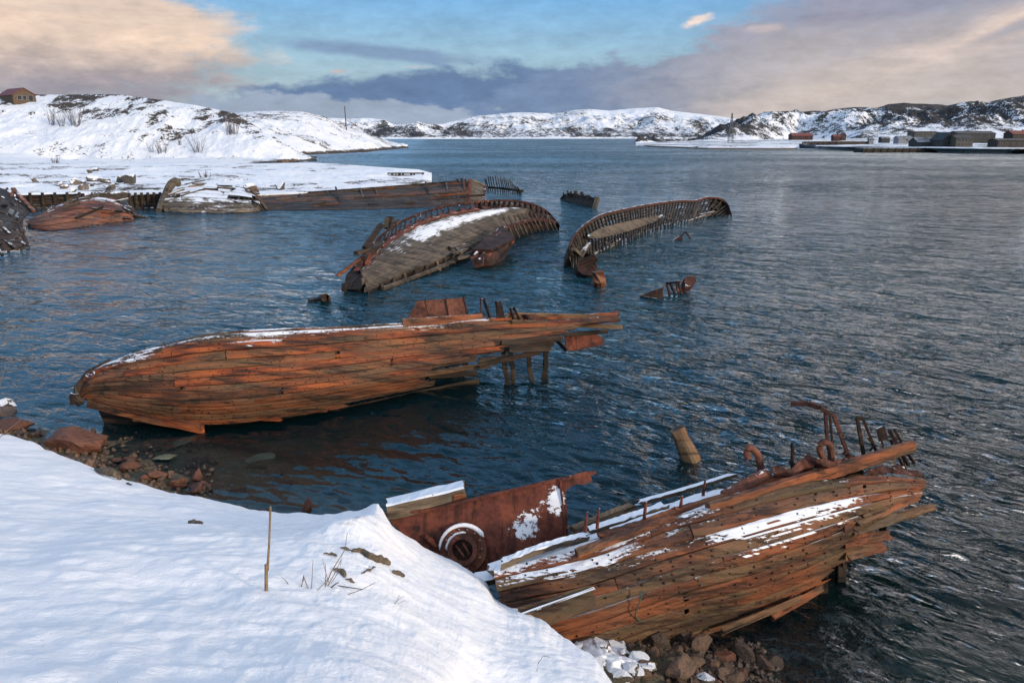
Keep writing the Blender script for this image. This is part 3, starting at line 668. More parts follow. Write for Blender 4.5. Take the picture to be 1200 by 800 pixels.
# ---- shrubs on the hill
def shrub(px, py, hgt, wid, n, label, group='bare shrubs on the snowy hill', tree=None):
    p = hit(tree or tA, px, py)
    if p is None: p = at(px, py, 260)
    mb = MB(); rs = random.Random(int(px*7+py))
    for i in range(n):
        bx = rs.uniform(-.5, .5)*wid*.6; an = bx/(wid+.01)*1.2+rs.uniform(-.3, .3); h_ = hgt*rs.uniform(.55, 1.)
        q0 = p+np.array([bx, rs.uniform(-.3, .3)*wid*.5, -.3]); q1 = q0+np.array([math.sin(an)*h_*.5, rs.uniform(-.2, .2)*h_*.5, h_*.5+.3]); q2 = q1+np.array([math.sin(an*1.3)*h_*.5, rs.uniform(-.2, .2)*h_*.4, h_*.5])
        mb.tube([q0, q1, q2], [.06, .045, .02], 4, False)
        for k in range(4):
            f = rs.uniform(.3, 1); s_ = q1+(q2-q1)*f if k > 1 else q0+(q1-q0)*f
            mb.tube([s_, s_+np.array([rs.uniform(-.35, .35), rs.uniform(-.3, .3), rs.uniform(.3, .6)])*hgt*.55], [.03, .012], 3, False)
    o = mb.build('bare_shrub', M['twig']); o.data.transform(Matrix.Translation(-Vector(p))); o.location = p
    return tag(o, label, 'shrub', group)
shrub(62, 147, 6, 3, 12, 'leftmost tall bare shrub in the row below the house')
shrub(73, 148, 5.5, 3, 11, 'middle bare shrub in the row of three below the house')
shrub(89, 147, 7, 4.5, 22, 'tallest and densest bare shrub of the row below the house')
shrub(272, 157, 4.6, 5, 26, 'round dense bush high on the right shoulder of the hill')
shrub(191, 179, 3.6, 4.5, 13, 'spiky low bare bush near the foot of the hill', )
shrub(178, 178, 3.0, 2.5, 5, 'thin leaning twigs left of the spiky low bush')
shrub(233, 178, 5.0, 4.5, 14, 'bare bush with one tall stem at the foot of the hill')
shrub(211, 170, 3.2, 1.6, 7, 'small upright bare shrub between the two low bushes')
shrub(66, 191.5, 1.6, 3., 12, 'low bare twigs behind the snowy landing by the hill foot')
shrub(242, 208, .9, 2.6, 9, 'sparse dry twigs sticking out of the snowy landing', 'bare shrubs on the snowy landing', tJ)

# ---- buildings
def house(name, label, px, py, Y, wpx, hw, hr, dpt, wall, roof, gable='front', win=(), chim=None, rz=0., cat='house', group=None, z=None, wall_m=None):
    p = at(px, py, Y)
    if z is not None: p[2] = z
    w_ = wpx/F*Y; t = empty(name, p, label, cat, group); t.rotation_euler.z = rz
    def loc(mb_, n_, m_, par=t):
        o = mb_.build(n_, m_); o.parent = par; return o
    mb = MB(); x, y = w_/2, dpt/2
    if gable == 'front':
        V = [(-x, -y, -1), (x, -y, -1), (x, -y, hw), (0, -y, hw+hr), (-x, -y, hw), (-x, y, -1), (x, y, -1), (x, y, hw), (0, y, hw+hr), (-x, y, hw)]
        b = mb.addv(V); mb.addf([(0, 1, 2, 3, 4), (9, 8, 7, 6, 5), (1, 6, 7, 2), (5, 0, 4, 9), (2, 7, 8, 3), (4, 3, 8, 9)])
        rb = MB(); e = .35; s = hr/x
        for sg in (-1, 1):
            a1 = (0, hw+hr+.12); a2 = (sg*(x+e), hw-s*e+.12)
            V = [(a1[0], -y-e, a1[1]), (a2[0], -y-e, a2[1]), (a2[0], y+e, a2[1]), (a1[0], y+e, a1[1])]; V2 = [(q[0], q[1], q[2]+.16) for q in V]
            b = rb.addv(V+V2); rb.addf([(b+3, b+2, b+1, b), (b+4, b+5, b+6, b+7), (b, b+1, b+5, b+4), (b+1, b+2, b+6, b+5), (b+2, b+3, b+7, b+6), (b+3, b, b+4, b+7)])
    else:
        V = [(-x, -y, -1), (x, -y, -1), (x, -y, hw), (-x, -y, hw), (-x, y, -1), (x, y, -1), (x, y, hw), (-x, y, hw), (-x, 0, hw+hr), (x, 0, hw+hr)]
        b = mb.addv(V); mb.addf([(0, 1, 2, 3), (7, 6, 5, 4), (1, 5, 6, 9, 2), (4, 0, 3, 8, 7), (3, 2, 9, 8), (8, 9, 6, 7)])
        rb = MB(); e = .35; s = hr/y
        for sg in (-1, 1):
            a1 = (0, hw+hr+.12); a2 = (sg*(y+e), hw-s*e+.12)
            V = [(-x-e, a1[0], a1[1]), (-x-e, a2[0], a2[1]), (x+e, a2[0], a2[1]), (x+e, a1[0], a1[1])]; V2 = [(q[0], q[1], q[2]+.16) for q in V]
            b = rb.addv(V+V2); rb.addf([(b+3, b+2, b+1, b), (b+4, b+5, b+6, b+7), (b, b+1, b+5, b+4), (b+1, b+2, b+6, b+5), (b+2, b+3, b+7, b+6), (b+3, b, b+4, b+7)])
    loc(mb, 'wall', wall); ro = loc(rb, 'roof', roof)
    for (fx, fz, ww, wh) in win:
        m1 = MB(); m1.box((fx*x, -y-.03, fz), (ww+.25, .10, wh+.25)); f = loc(m1, 'window', M['white_wall'])
        m2 = MB(); m2.box((fx*x, -y-.10, fz), (ww, .06, wh)); loc(m2, 'pane', M['window'], f)
    if chim:
        m1 = MB(); m1.box((chim[0]*x, chim[1], hw+hr*.6+.6), (.7, .7, 1.8)); loc(m1, 'chimney', M['quay'], ro)
    return t
zH = down(tA, *at(24, 117, 296)[:2])
house('log_house', 'log house with a red gabled roof on top of the snowy hill', 20, 117, 292, 23, 2.4, 2.2, 14, M['log'], M['roof_red'], 'front', [(-.45, 1.5, 1.2, 1.3), (.0, 1.5, 1.0, 1.3), (.55, 1.4, 1.3, 1.9)], None, rz=R(50), z=at(24, 117.5, 292)[2]-.9)
GV = 'buildings of the village across the bay'
house('long_red_house', 'long low red brown house leftmost in the far village', 938, 162.5, 600, 23, 1.9, 1.7, 9, M['red_wall'], M['roof_red'], 'side', [(-.6, 1.4, .9, 1.), (0, 1.4, .9, 1.), (.6, 1.4, .9, 1.)], group=GV)
house('small_red_house', 'small red gabled house beside the tiny red hut behind the pier', 979.5, 163.5, 560, 8, 1.8, 1.2, 5, M['red_wall'], M['roof_red'], 'side', [(0, 1.4, .9, .9)], (.3, 0), group=GV)
house('red_hut', 'tiny red hut with a steep gable behind the pier', 987.5, 163, 560, 5, 2.2, 1.9, 3.5, M['red_wall'], M['roof_red'], 'front', [(0, 1.3, .7, .8)], group=GV)
house('pale_shed', 'low pale shed with a snowy roof beyond the stone quay', 1058, 166.5, 450, 16, 1.8, 1.2, 6, M['white_wall'], M['snow_roof'], 'side', [(.2, 1., .9, .7)], group=GV, cat='shed')
house('ochre_building', 'ochre flat roofed block above the gabled sheds', 1080, 165, 470, 26, 4.6, .4, 9, M['yellow_wall'], M['grey_roof'], 'side', [(q, 3.2, .9, 1.) for q in (-.75, -.45, -.15, .15, .45, .75)], group=GV, cat='building')
house('lean_shed', 'grey plank shed with a long snowy roof on the quay', 1083, 171.5, 392, 26, 1.9, 2.0, 9, M['grey_wall'], M['snow_roof'], 'side', [(.5, 1., 1., .7)], group=GV, cat='shed')
house('grey_shed', 'dark steep gabled boathouse between shed and two-storey house', 1104, 171.5, 384, 16, 2.9, 3.2, 9, M['grey_wall'], M['grey_roof'], 'front', [(0, 1.5, 1.2, 1.6)], rz=R(8), group=GV, cat='boathouse')
house('main_house', 'two-storey ochre grey house with rows of windows on the quay', 1124, 172, 378, 19, 3.7, 1.4, 8, M['yellow_wall'], M['grey_roof'], 'side', [(q, zz, .7, .9) for q in (-.6, -.2, .2, .6) for zz in (1.1, 2.9)], (-.8, 0), group=GV)
house('warehouse', 'long dark warehouse behind the two-storey house', 1137, 165, 470, 42, 3.8, 1.3, 12, M['grey_wall'], M['grey_roof'], 'side', [(q, 2.6, 1., 1.) for q in (-.6, -.2, .2, .6)], group=GV, cat='warehouse')
house('quay_store', 'low dark store at the right end of the stone quay', 1183, 173.5, 372, 40, 3.2, .7, 8, M['brown_wall'], M['grey_roof'], 'side', [(q, 1.7, .8, .9) for q in (-.8, -.5, -.1, .2, .5)], group=GV, cat='warehouse')
house('brown_house', 'brown gabled house above the low store at the right edge', 1194, 164.5, 470, 26, 3.4, 1.7, 9, M['brown_wall'], M['roof_red'], 'side', [(q, 1.8, .9, .9) for q in (-.5, 0, .5)], (.2, 0), group=GV)
house('far_shed', 'small grey shed with a snowy roof just left of the pale shed', 1036, 165.5, 500, 9, 1.6, .8, 5, M['grey_wall'], M['snow_roof'], 'side', group=GV, cat='shed')

def quay(px0, px1, py, z1, label, wall_py, dpt=10):
    p0, p1 = at_z(px0, wall_py, 0), at_z(px1, wall_py, 0); c = (p0+p1)/2
    t = empty('stone_quay', (c[0], c[1], 0), label, 'quay', 'stone quays of the village'); L = np.linalg.norm(p1-p0); d = (p1-p0)/L; nrm = np.array([-d[1], d[0], 0])
    mb = MB(); rz = math.atan2(d[1], d[0]); mb.box(c+nrm*dpt/2+np.array([0, 0, (z1-1.5)/2]), (L, dpt, z1+1.5), rz); mb.build('quay_wall', M['quay'], t)
    mb = MB(); mb.box(c+nrm*(dpt/2+.4)+np.array([0, 0, z1+.12]), (L-1, dpt-.9, .2), rz); mb.build('snow_cover', M['snow_roof'], t)
    n = int(L/3.2)
    for i in range(n):
        q = p0+d*(i+.5)*L/n-nrm*.18; m1 = MB(); m1.beam(q-np.array([0, 0, 1.2]), q+np.array([0, 0, z1+.3+.2*random.random()]), .32, n=2); m1.build('fender_post', M['wood_dark'], t)
quay(1011, 1139, 178, 1.7, 'long low stone quay in front of the gabled sheds', 179)
quay(1151, 1260, 178, 1.7, 'stone quay below the low dark store at the right edge', 179.6)
# timber pier
p0, p1 = at_z(949, 170.4, 1.7), at_z(1016, 170.2, 1.7); t = empty('timber_pier', tuple((p0+p1)/2*np.array([1, 1, 0])), 'brown timber pier on piles beside the moored blue boat', 'pier')
mb = MB(); mb.box((p0+p1)/2+np.array([0, 3, 1.9]), (np.linalg.norm(p1-p0), 7, .5)); mb.build('deck', M['wood_grey'], t)
mb = MB(); mb.box((p0+p1)/2+np.array([0, 0, .9]), (np.linalg.norm(p1-p0), .3, 1.6)); mb.build('side_boards', M['brown_wall'], t)
for i in range(14):
    q = p0+(p1-p0)*i/13; m1 = MB(); m1.beam(q+np.array([0, -.4, -1.5]), q+np.array([0, -.4, 2.2]), .4, n=2); m1.build('pile', M['wood_dark'], t)
house('pier_hut', 'tiny white hut at the right end of the timber pier', 1020, 167.5, 470, 5, 1.8, .5, 2.5, M['white_wall'], M['snow_roof'], 'side', group=GV, cat='hut')
# moored boat
p = at_z(946, 173.0, 1.1); t = empty('moored_boat', (p[0], p[1], 1.1), 'small dark blue fishing boat moored at the end of the pier', 'boat')
mb = MB(); G = []
for i in range(15):
    s = i/14*2-1; b2 = 1.5*(1-abs(s)**3*.9); zt = 1.3+.7*s*s; row = [(s*4.4, -b2, zt), (s*4.2, -b2*.8, .4), (s*3.8, 0, -.4), (s*4.2, b2*.8, .4), (s*4.4, b2, zt)]
    G.append(row)
G = np.array(G)+p; mb.grid(G); mb.build('hull', M['boat_blue'], t)
mb = MB(); mb.grid(np.stack([G[:, 0]-[0, 0, .3], G[:, 4]-[0, 0, .3]], 1)); mb.build('deck', M['wood_grey'], t)
mb = MB(); mb.box(p+[-1.6, 0, 2.0], (2.2, 1.8, 2.0)); h_ = mb.build('wheelhouse', M['white_wall'], t)
mb = MB(); mb.box(p+[-1.6, -.93, 2.4], (1.6, .06, .6)); mb.build('window', M['window'], h_)
mb = MB(); mb.tube([p+[.6, 0, 1], p+[.6, 0, 5.]], .09, 6); mb.build('mast', M['steel_grey'], t)
# lattice pylon and timber mast
p = at(856, 165.5, 520); t = empty('lattice_pylon', p, 'tall thin lattice pylon standing behind the snowy sand spit', 'pylon'); H_ = (165.5-135)/F*520
for sx in (-1, 1):
    for sy in (-1, 1):
        mb = MB(); mb.tube([p+[sx*1.5, sy*1.5, -1], p+[sx*.25, sy*.25, H_]], .16, 4); mb.build('leg', M['steel_grey'], t)
mb = MB()
for i in range(9):
    f0, f1 = i/9, (i+1)/9; a0, a1 = 1.5-1.25*f0, 1.5-1.25*f1
    for sy in (-1, 1):
        mb.tube([p+[-a0, sy*a0, f0*H_], p+[a1, sy*a1, f1*H_]], .08, 4); mb.tube([p+[a0, sy*a0, f0*H_], p+[-a1, sy*a1, f1*H_]], .08, 4)
        mb.tube([p+[sy*a0, -a0, f0*H_], p+[sy*a1, a1, f1*H_]], .08, 4)
mb.build('bracing', M['steel_grey'], t)
p = hit(tB, 406, 152.5); p = at(406, 151, 440) if p is None else p; D_ = p[1]
t = empty('timber_mast', p, 'tall leaning timber mast with a stay on the snowy headland', 'mast')
mb = MB(); top = at(403.8, 124.5, D_); mb.tube([p-[0, 0, 1.5], top], [.32, .2], 6); mb.build('pole', M['wood_dark'], t)
mb = MB(); mb.tube([top*.45+p*.55, p+np.array([9, 0, .2])], .09, 4); mb.build('stay', M['wood_dark'], t)
mb = MB(); mb.tube([p+np.array([-1.6, 0, .0]), p*.72+top*.28], .13, 4); mb.build('prop', M['wood_dark'], t)

# ================================================================== WRECKS
def lerp(a, b, t): return np.array(a)*(1-t)+np.array(b)*t
# ---------------- middle wreck: long orange hull lying between the banks
def w1(px, yt, yb, zb, dy=(1.9, .75, .25, -.35, .12), bulge=(0, .10, .42, .78, 1)):
    B = at_z(px, yb, zb); Yb = B[1]; P = []
    # bottom, belly, side, crest, far top (v runs from the top down)
    crest = at(px, yt+1.0, Yb+dy[1]); far = crest+np.array([.25, dy[0]-dy[1]-.1, -.10])
    side = at(px, yt+(yb-yt)*.36, Yb+dy[2]-.15); belly = at(px, yt+(yb-yt)*.72, Yb+dy[3]+.05)
    return [far, crest, side, belly, B]
bowp = at_z(91, 464, 1.05)
st1 = [[bowp+np.array([.0, .15, .12]), bowp+np.array([0, .05, .10]), bowp, bowp-np.array([0, 0, .08]), bowp-np.array([0, 0, .16])],
       w1(106, 434, 472, .85, (.95, .4, .0, -.10, 0)), w1(140, 419, 481, .65, (1.6, .7, .1, -.2, 0)), w1(185, 407, 492, .36), w1(240, 396, 498, .18), w1(300, 391.5, 494, .15), w1(370, 388, 484, .15), w1(440, 384, 470, .15), w1(500, 380.5, 457, .15),
       w1(560, 376.5, 445, .3), w1(620, 374, 434, .4), w1(675, 371.5, 425, .5), w1(727, 367.5, 417, .6)]
S1, N1, L1 = make_surface(st1)
root1 = empty('wooden_shipwreck', tuple(at_z(400, 470, 0)), 'longest orange planked hull lying on its side across the middle of the bay', 'shipwreck')
hull = MB(); nails = MB()
def upx(px):     # station parameter of a photo column
    xs = [91, 106, 140, 185, 240, 300, 370, 440, 500, 560, 620, 675, 727]; return np.interp(px, xs, np.linspace(0, 1, 13))
nst = [upx(p) for p in range(150, 720, 14)]
snA = lambda U_: .12+.30*smooth(.12, .2, U_)*smooth(.62, .4, U_)
v = np.linspace(0, 1, 17); DRK = []
ends = [560, 560, 724, 563, 724, 728, 672, 650, 600, 592, 540, 505, 560, 488, 497, 390, 300]
for j in range(16):
    vend = upx(ends[j]+random.uniform(-6, 6)); start = 0.0 if j > 0 else upx(150)
    if j > 12: start = .03+.02*(j-12)
    cuts = [start]; cpos = start+random.uniform(.12, .3)
    while cpos < vend-.12: cuts.append(cpos); cpos += random.uniform(.22, .4)
    cuts.append(vend)
    for a, b in zip(cuts[:-1], cuts[1:]):
        last = b == vend
        sn = {0: .0, 1: .10, 2: .20, 3: .30, 4: .22, 5: .10}.get(j, -.6); sn = (lambda s: (lambda U_: s+.35*vnoise(U_*14, U_*0+s*9)-.35*smooth(.72, .8, U_)))(sn)
        pre = len(hull.f)
        strake(hull, S1, N1, L1, v[j], v[j+1], a+(.0006 if a > 0 else 0), b-(.0006 if not last else 0), th=.07, off=RS.uniform(-.012, .012)+(.03 if j in (2, 5) else 0), sn=sn, rag=.25 if last else .006, nails=nst if j > 1 else None, nail_mb=nails, wave=.014, lift=(0, random.uniform(0, .05) if last else 0))
        DRK.extend([1 if (j > 11 or (j > 8 and random.random() < .5) or (a < .16 and j in (1, 2, 3, 4, 8)) or random.random() < .10) else 0]*(len(hull.f)-pre))  # darker plank material on low strakes, at the bow and on random planks
hb = hull.build('hull_planking', [M['wood_bow'], M['wood_brown']], root1)
for p_ in hb.data.polygons: p_.material_index = DRK[p_.index] if p_.index < len(DRK) else 0
def backing(S, Nf, u0, u1, v0, v1, root, off=-.10):  # dark sheet added behind the planking so that its gaps read dark
    Ug, Vg = np.meshgrid(np.linspace(u0, u1, 70), np.linspace(v0, v1, 24)); m_ = MB(); m_.grid(S(Ug, Vg)+Nf(Ug, Vg)*off, sn=-3.); m_.build('dark_backing', M['wood_dark'], root)
backing(S1, N1, .04, upx(500), .04, .97, root1); backing(S1, N1, upx(500), upx(560), .04, .72, root1)
nails.sn = [q*0-3 for q in nails.sn]; nails.build('iron_nails', M['rust_dark'], root1)['kind'] = 'stuff'
def s1(px, v_): u_ = upx(px); return S1(u_, v_), N1(np.array([u_]), np.array([v_]))[0]
# two long timbers that stick out at the broken end
m = MB(); 
for (a, b, va, vb, wd) in ((585, 724, .13, .10, .26), (596, 728, .30, .20, .20)):
    pa, na = s1(a, va); pb = at(b, 372 if va < .2 else 383, S1(1, .2)[1]+.05); pa = pa+na*.06
    m1 = MB(); m1.beam(pa, pb, .13, wd, rag=.30, sn=-.15 if va > .2 else .0, taper=.7, rough=.02); m1.build('sheer_timber', M['wood_pale'], root1)
pa, na = s1(468, .20); pb, nb = s1(562, .165); m1 = MB(); m1.beam(pa+na*.07, pb+nb*.07, .10, .24, rag=.04, sn=.05); m1.build('loose_plank', M['wood'], root1)
# keel plank tip under the bow
pa, na = s1(104, .97); q1 = at_z(242, 503, .12); m1 = MB(); m1.beam(pa+[0, -.02, -.04], at_z(166, 486, .45)+[0, -.1, 0], .16, .20, rag=.02, sn=-.6); m1.beam(at_z(160, 485.5, .47)+[0, -.1, 0], q1, .09, .30, rag=.2, sn=-.6, bow=.02); m1.build('keel_timber', M['wood_bow'], root1)
for (a0, b0, a1, b1) in ((170, 492, 236, 499), (250, 487, 330, 490), (330, 482, 384, 479)):
    m1 = MB(); m1.beam(at_z(a0, b0, .25), at_z(a1, b1, .22), .05, .18, rag=.15, sn=-.6); m1.build('loose_plank', M['wood_bow'], root1)
# stem post with hawse pipe
m = MB(); m.tube([bowp+[.10, -.06, -.22], bowp+[-.02, -.02, -.02], bowp+[.02, .10, .22], bowp+[.22, .35, .52], bowp+[.65, .75, .78]], [.11, .13, .14, .13, .09], 8); m.build('stem_post', M['wood_dark'], root1)
m = MB(); m.box(bowp+[-.06, -.03, -.06], (.24, .2, .3), .3); m.build('stem_fitting', M['rust_dark'], root1)
c, n_ = s1(109, .40); m = MB(); a_ = np.cross(n_, [0, 0, 1.]); a_ /= np.linalg.norm(a_); b_2 = np.cross(n_, a_)
ring = [c+n_*.05+(.17*math.cos(q)*a_+.10*math.sin(q)*b_2) for q in np.linspace(0, 2*math.pi, 17)]; m.tube(ring, .035, 6, False); m.build('hawse_pipe', M['rust_brown'], root1)
m = MB(); m.plate([c+n_*.045+(.15*math.cos(q)*a_+.085*math.sin(q)*b_2) for q in np.linspace(0, 2*math.pi, 13)[:-1]], .01); m.build('hawse_hole', M['rust_dark'], root1)
# far side of the hull, frames and the dark inside
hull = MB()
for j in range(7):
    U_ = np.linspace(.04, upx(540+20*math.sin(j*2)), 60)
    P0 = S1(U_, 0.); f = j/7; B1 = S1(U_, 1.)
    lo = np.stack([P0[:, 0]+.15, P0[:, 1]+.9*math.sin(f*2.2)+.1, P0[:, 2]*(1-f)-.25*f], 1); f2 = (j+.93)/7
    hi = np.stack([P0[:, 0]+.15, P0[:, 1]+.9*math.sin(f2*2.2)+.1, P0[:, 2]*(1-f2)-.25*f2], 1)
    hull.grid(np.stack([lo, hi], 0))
U_ = np.linspace(.05, upx(560), 60); B1 = S1(U_, 1.); hull.grid(np.stack([B1+[0, .06, .03], B1+[0, .5, -.12], B1+[.1, .7, -.9]])); hull.build('far_planking', M['wood_dark'], root1)  # dark sheet under the near edge, added for the black shadow there
for k, px in enumerate(list(range(170, 540, 34))+[590, 597, 621, 638, 643]):
    a, na = s1(px, .12); b, nb_ = s1(px, .5); c, nc_ = s1(px, .86); m1 = MB(); w_ = .16
    if px < 560: pts = [a-na*.2, b-nb_*.22, c-nc_*.25]
    else: pts = [a-na*.15, b-nb_*.12, np.array([b[0]+random.uniform(-.15, .15), b[1]+.05, .5]), np.array([b[0]+random.uniform(-.35, .35), b[1]+.1, -.9])]
    for p_, q_ in zip(pts[:-1], pts[1:]): m1.beam(p_, q_, .13, w_, n=3, sn=-.6)
    m1.build('frame', M['wood_black' if px > 560 else 'wood_dark'], root1)
Yp = S1(upx(500), .1)[1]+.55
def pl(pts, Y, lean=.25, yb=380): return [at(a, b, Y+(yb-b)/933*Y*lean) for a, b in pts]
for pts, sn in (([(470, 384), (475, 377), (489, 353), (497, 352), (505, 384)], -.5), ([(498, 352), (519.5, 350.5), (526, 384), (505, 384)], .16), ([(523, 350.5), (542, 348.5), (550, 381), (528, 381)], .10)):
    m1 = MB(); m1.plate(pl(pts, Yp), .03, sn=sn); m1.build('bulwark_plate', M['rust_brown'], root1)
for a, b, c_, d_ in ((497.5, 352, 505, 386), (521, 350, 528, 386), (542.5, 348, 550, 383)):
    m1 = MB(); m1.beam(at(a, b, Yp+.25), at(c_, d_, Yp), .06, .12, n=4, sn=-.6); m1.build('bulwark_stay', M['rust_dark'], root1)
for quad in (((563, 350), (564, 378), (567, 350), (576, 378)), ((581, 353), (584, 379), (586, 353), (592, 379)), ((598, 361), (604, 379), (602, 360), (611, 379)), ((617, 369), (621, 379), (614, 369), (626, 379))):
    m1 = MB(); (a, b, c_, d_) = quad
    m1.beam(at(*a, Yp+.3), at(*b, Yp), .05, .10, n=4, sn=-.6); m1.beam(at(*c_, Yp+.3), at(*d_, Yp), .05, .10, n=4, sn=-.6)
    if a[0] == 581: m1.plate([at(582, 353, Yp+.2), at(588, 355, Yp+.2), at(592, 378, Yp), at(584, 379, Yp)], .02)
    m1.beam(at(a[0], a[1]+1, Yp+.3), at(c_[0], c_[1]+1, Yp+.3), .05, .06, n=2); m1.build('bulwark_frame', M['rust_dark'], root1)
m1 = MB(); m1.plate(pl([(619, 368), (628, 368), (638, 376), (622, 379)], Yp+.2), .02); m1.build('bulwark_plate', M['rust_brown'], root1)
m1 = MB(); m1.plate([at(661, 394, 27.9), at(682, 391, 28.0), at(700, 392, 28.1), at(708, 398, 28.1), at(706, 404, 27.9), at(672, 411, 27.6), at(664, 410, 27.5)], .04, sn=-.2); m1.build('torn_hull_plate', M['rust'], root1)
m1 = MB(); m1.beam(at(650, 396, 27.0), at(664, 411, 26.7), .05, .14, sn=.1); m1.beam(at(663, 392, 27.8), at(712, 388, 28.1), .1, .14); m1.build('hanging_timber', M['wood_dark'], root1)
for a, b, c_, d_ in ((560, 422, 600, 419), (520, 434, 575, 428), (548, 414, 650, 402), (560, 428, 634, 412), (585, 402, 660, 396), (500, 441, 560, 437), (596, 410, 645, 408)):
    m1 = MB(); m1.beam(at(a, b, Yp-1.3), at(c_, d_, Yp-.9), .1, .16, rag=.1, sn=-.6); m1.build('inner_stringer', M['wood_dark'], root1)
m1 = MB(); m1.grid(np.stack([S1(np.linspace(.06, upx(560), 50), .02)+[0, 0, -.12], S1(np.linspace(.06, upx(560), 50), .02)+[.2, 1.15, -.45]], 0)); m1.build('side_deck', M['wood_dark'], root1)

# ---------------- front wreck
def s2(lst): return [at_z(a, b, c) for a, b, c in lst]
st2 = [s2(q) for q in (
 [(588, 645, 1.25), (580, 672, 1.3), (588, 712, .95), (602, 765, .25), (612, 815, -.45)],
 [(665, 624, 1.5), (675, 650, 1.62), (690, 690, 1.35), (705, 735, .7), (715, 780, -.2)],
 [(767, 591, 1.75), (775, 618, 1.9), (790, 657, 1.68), (800, 704, 1.0), (808, 754, -.1)],
 [(862, 562, 1.95), (868, 590, 2.12), (880, 632, 1.85), (890, 680, 1.08), (898, 724, -.1)],
 [(950, 548, 2.1), (955, 570, 2.22), (965, 608, 1.95), (968, 650, 1.18), (972, 692, -.1)],
 [(1020, 545, 2.1), (1025, 562, 2.16), (1030, 590, 1.92), (1030, 620, 1.2), (1030, 657, -.1)],
 [(1082, 556, 1.75), (1084, 564, 1.68), (1081, 579, 1.45), (1072, 597, .95), (1062, 627, .0)])]
S2, N2, L2 = make_surface(st2)
root2 = empty('wooden_shipwreck', tuple(at_z(850, 680, 0)), 'front wreck of thick orange snow streaked planks, its end stuck in the snowy shore rubble', 'shipwreck')
hull = MB(); nails = MB(); v = np.concatenate([np.linspace(0, .22, 5), [.30, .39, .475, .56, .64, .71, .78, .85, .925, 1.0]])
px2 = [600, 690, 790, 880, 960, 1030, 1080]
def u2(px): return float(np.interp(px, px2, np.linspace(0, 1, 7)))
nst = [u2(p) for p in range(600, 1080, 21)]
bump_ = lambda U_, a, b, k: smooth(a-k, a+k, U_)*smooth(b+k, b-k, U_)
spec = {  # strake: (start px, end px, snow fn, offset)
 0: (662, 850, lambda U_: .45+0*U_, -.05), 1: (600, 905, lambda U_: .62+0*U_, -.04), 2: (600, 935, lambda U_: .50+0*U_, 0), 3: (590, 950, lambda U_: .72+.1*vnoise(U_*9, U_*0), -.02),
 4: (590, 1078, lambda U_: -.10+.4*bump_(U_, -.2, .3, .1)+.2*vnoise(U_*7, U_*0+1), .05), 5: (590, 1079, lambda U_: -.05+.5*bump_(U_, -.2, .25, .05)+.2*vnoise(U_*7, U_*0+2), .03), 6: (585, 1080, lambda U_: .10+.62*bump_(U_, .42, .80, .06)+.15*vnoise(U_*12, U_*0+3), -.01),
 7: (590, 1083, lambda U_: .08+.80*bump_(U_, .50, .79, .05)+.15*vnoise(U_*12, U_*0+8), 0), 8: (600, 1086, lambda U_: .30+.85*bump_(U_, .46, .76, .04)-.6*smooth(.7, .8, U_), .0), 9: (600, 1040, lambda U_: .35-.5*smooth(.3, .5, U_)+1.0*bump_(U_, .56, .73, .03), 0),
 10: (610, 982, lambda U_: -.7+0*U_, .01), 11: (615, 1000, lambda U_: -.7+0*U_, 0), 12: (640, 955, lambda U_: -.7+0*U_, .0), 13: (660, 950, lambda U_: -.7+0*U_, -.02)}
for j, (pa, pb, sn, off) in spec.items():
    a, b = u2(pa), u2(pb); cuts = [a]; cpos = a+random.uniform(.2, .45)
    while cpos < b-.2: cuts.append(cpos); cpos += random.uniform(.3, .5)
    cuts.append(b)
    for q0, q1_ in zip(cuts[:-1], cuts[1:]):
        strake(hull, S2, N2, L2, v[j], v[j+1], q0+(.001 if q0 > a else 0), q1_-(.001 if q1_ < b else 0), th=.09, off=off+RS.uniform(-.008, .008), sn=sn, rag=.22 if q1_ == b else .006, step=.07, nails=nst if j > 3 else None, nail_mb=nails, wave=.018, rough=.012, nout=8, gap=.05, lift=(0, -.03 if j < 3 else 0))
hull.build('hull_planking', M['wood_front'], root2); backing(S2, N2, .01, u2(850), .01, .97, root2, -.13); backing(S2, N2, u2(850), u2(945), .2, .93, root2, -.13); backing(S2, N2, u2(945), u2(1070), .2, .6, root2, -.13); nails.sn = [q*0-3 for q in nails.sn]; nails.build('iron_nails', M['rust_dark'], root2)['kind'] = 'stuff'
def p2(px, v_): u_ = u2(px); return S2(u_, v_), N2(np.array([u_]), np.array([v_]))[0]
# the long proud rubbing strake that overshoots the end
a, na = p2(842, .245); b = at_z(1071, 522, 2.55); m1 = MB()
m1.beam(a+na*.03, b, .14, .25, up=tuple(na), rag=.05, sn=-.35, n=40, taper=.82, rough=.02); m1.build('rubbing_strake', M['wood_front'], root2)
a, na = p2(588, .52); b, nb_ = p2(905, .215); 
# broken planks at the stern end
def bk(pts, mat='wood_pale', w=.16, h=.06, name='broken_plank', sn=-.3, rag=.12, up=(0, -.7, .7)):
    m1 = MB()
    for p_, q_ in zip(pts[:-1], pts[1:]): m1.beam(p_, q_, w, h, up=up, rag=rag, sn=sn, taper=.75, rough=.015)
    return m1.build(name, M[mat], root2)
bk([at_z(1000, 621, 1.55), at_z(1094, 593, 1.15)], w=.20); bk([at_z(1002, 611, 1.75), at_z(1062, 588, 1.6)], 'wood_front', w=.20)
bk([at_z(985, 635, 1.3), at_z(1045, 626, .75)], 'wood_front', w=.24, rag=.2); bk([at_z(990, 649, 1.0), at_z(1036, 639, .5)], 'wood_front', w=.26, rag=.2); bk([at_z(985, 618, 1.72), at_z(1070, 579, 1.62)], 'wood_front', w=.2)
bk([at_z(845, 740, .25), at_z(940, 700, .35)], w=.12, h=.05); bk([at_z(905, 722, .15), at_z(962, 690, .3)], 'wood_front', w=.14)
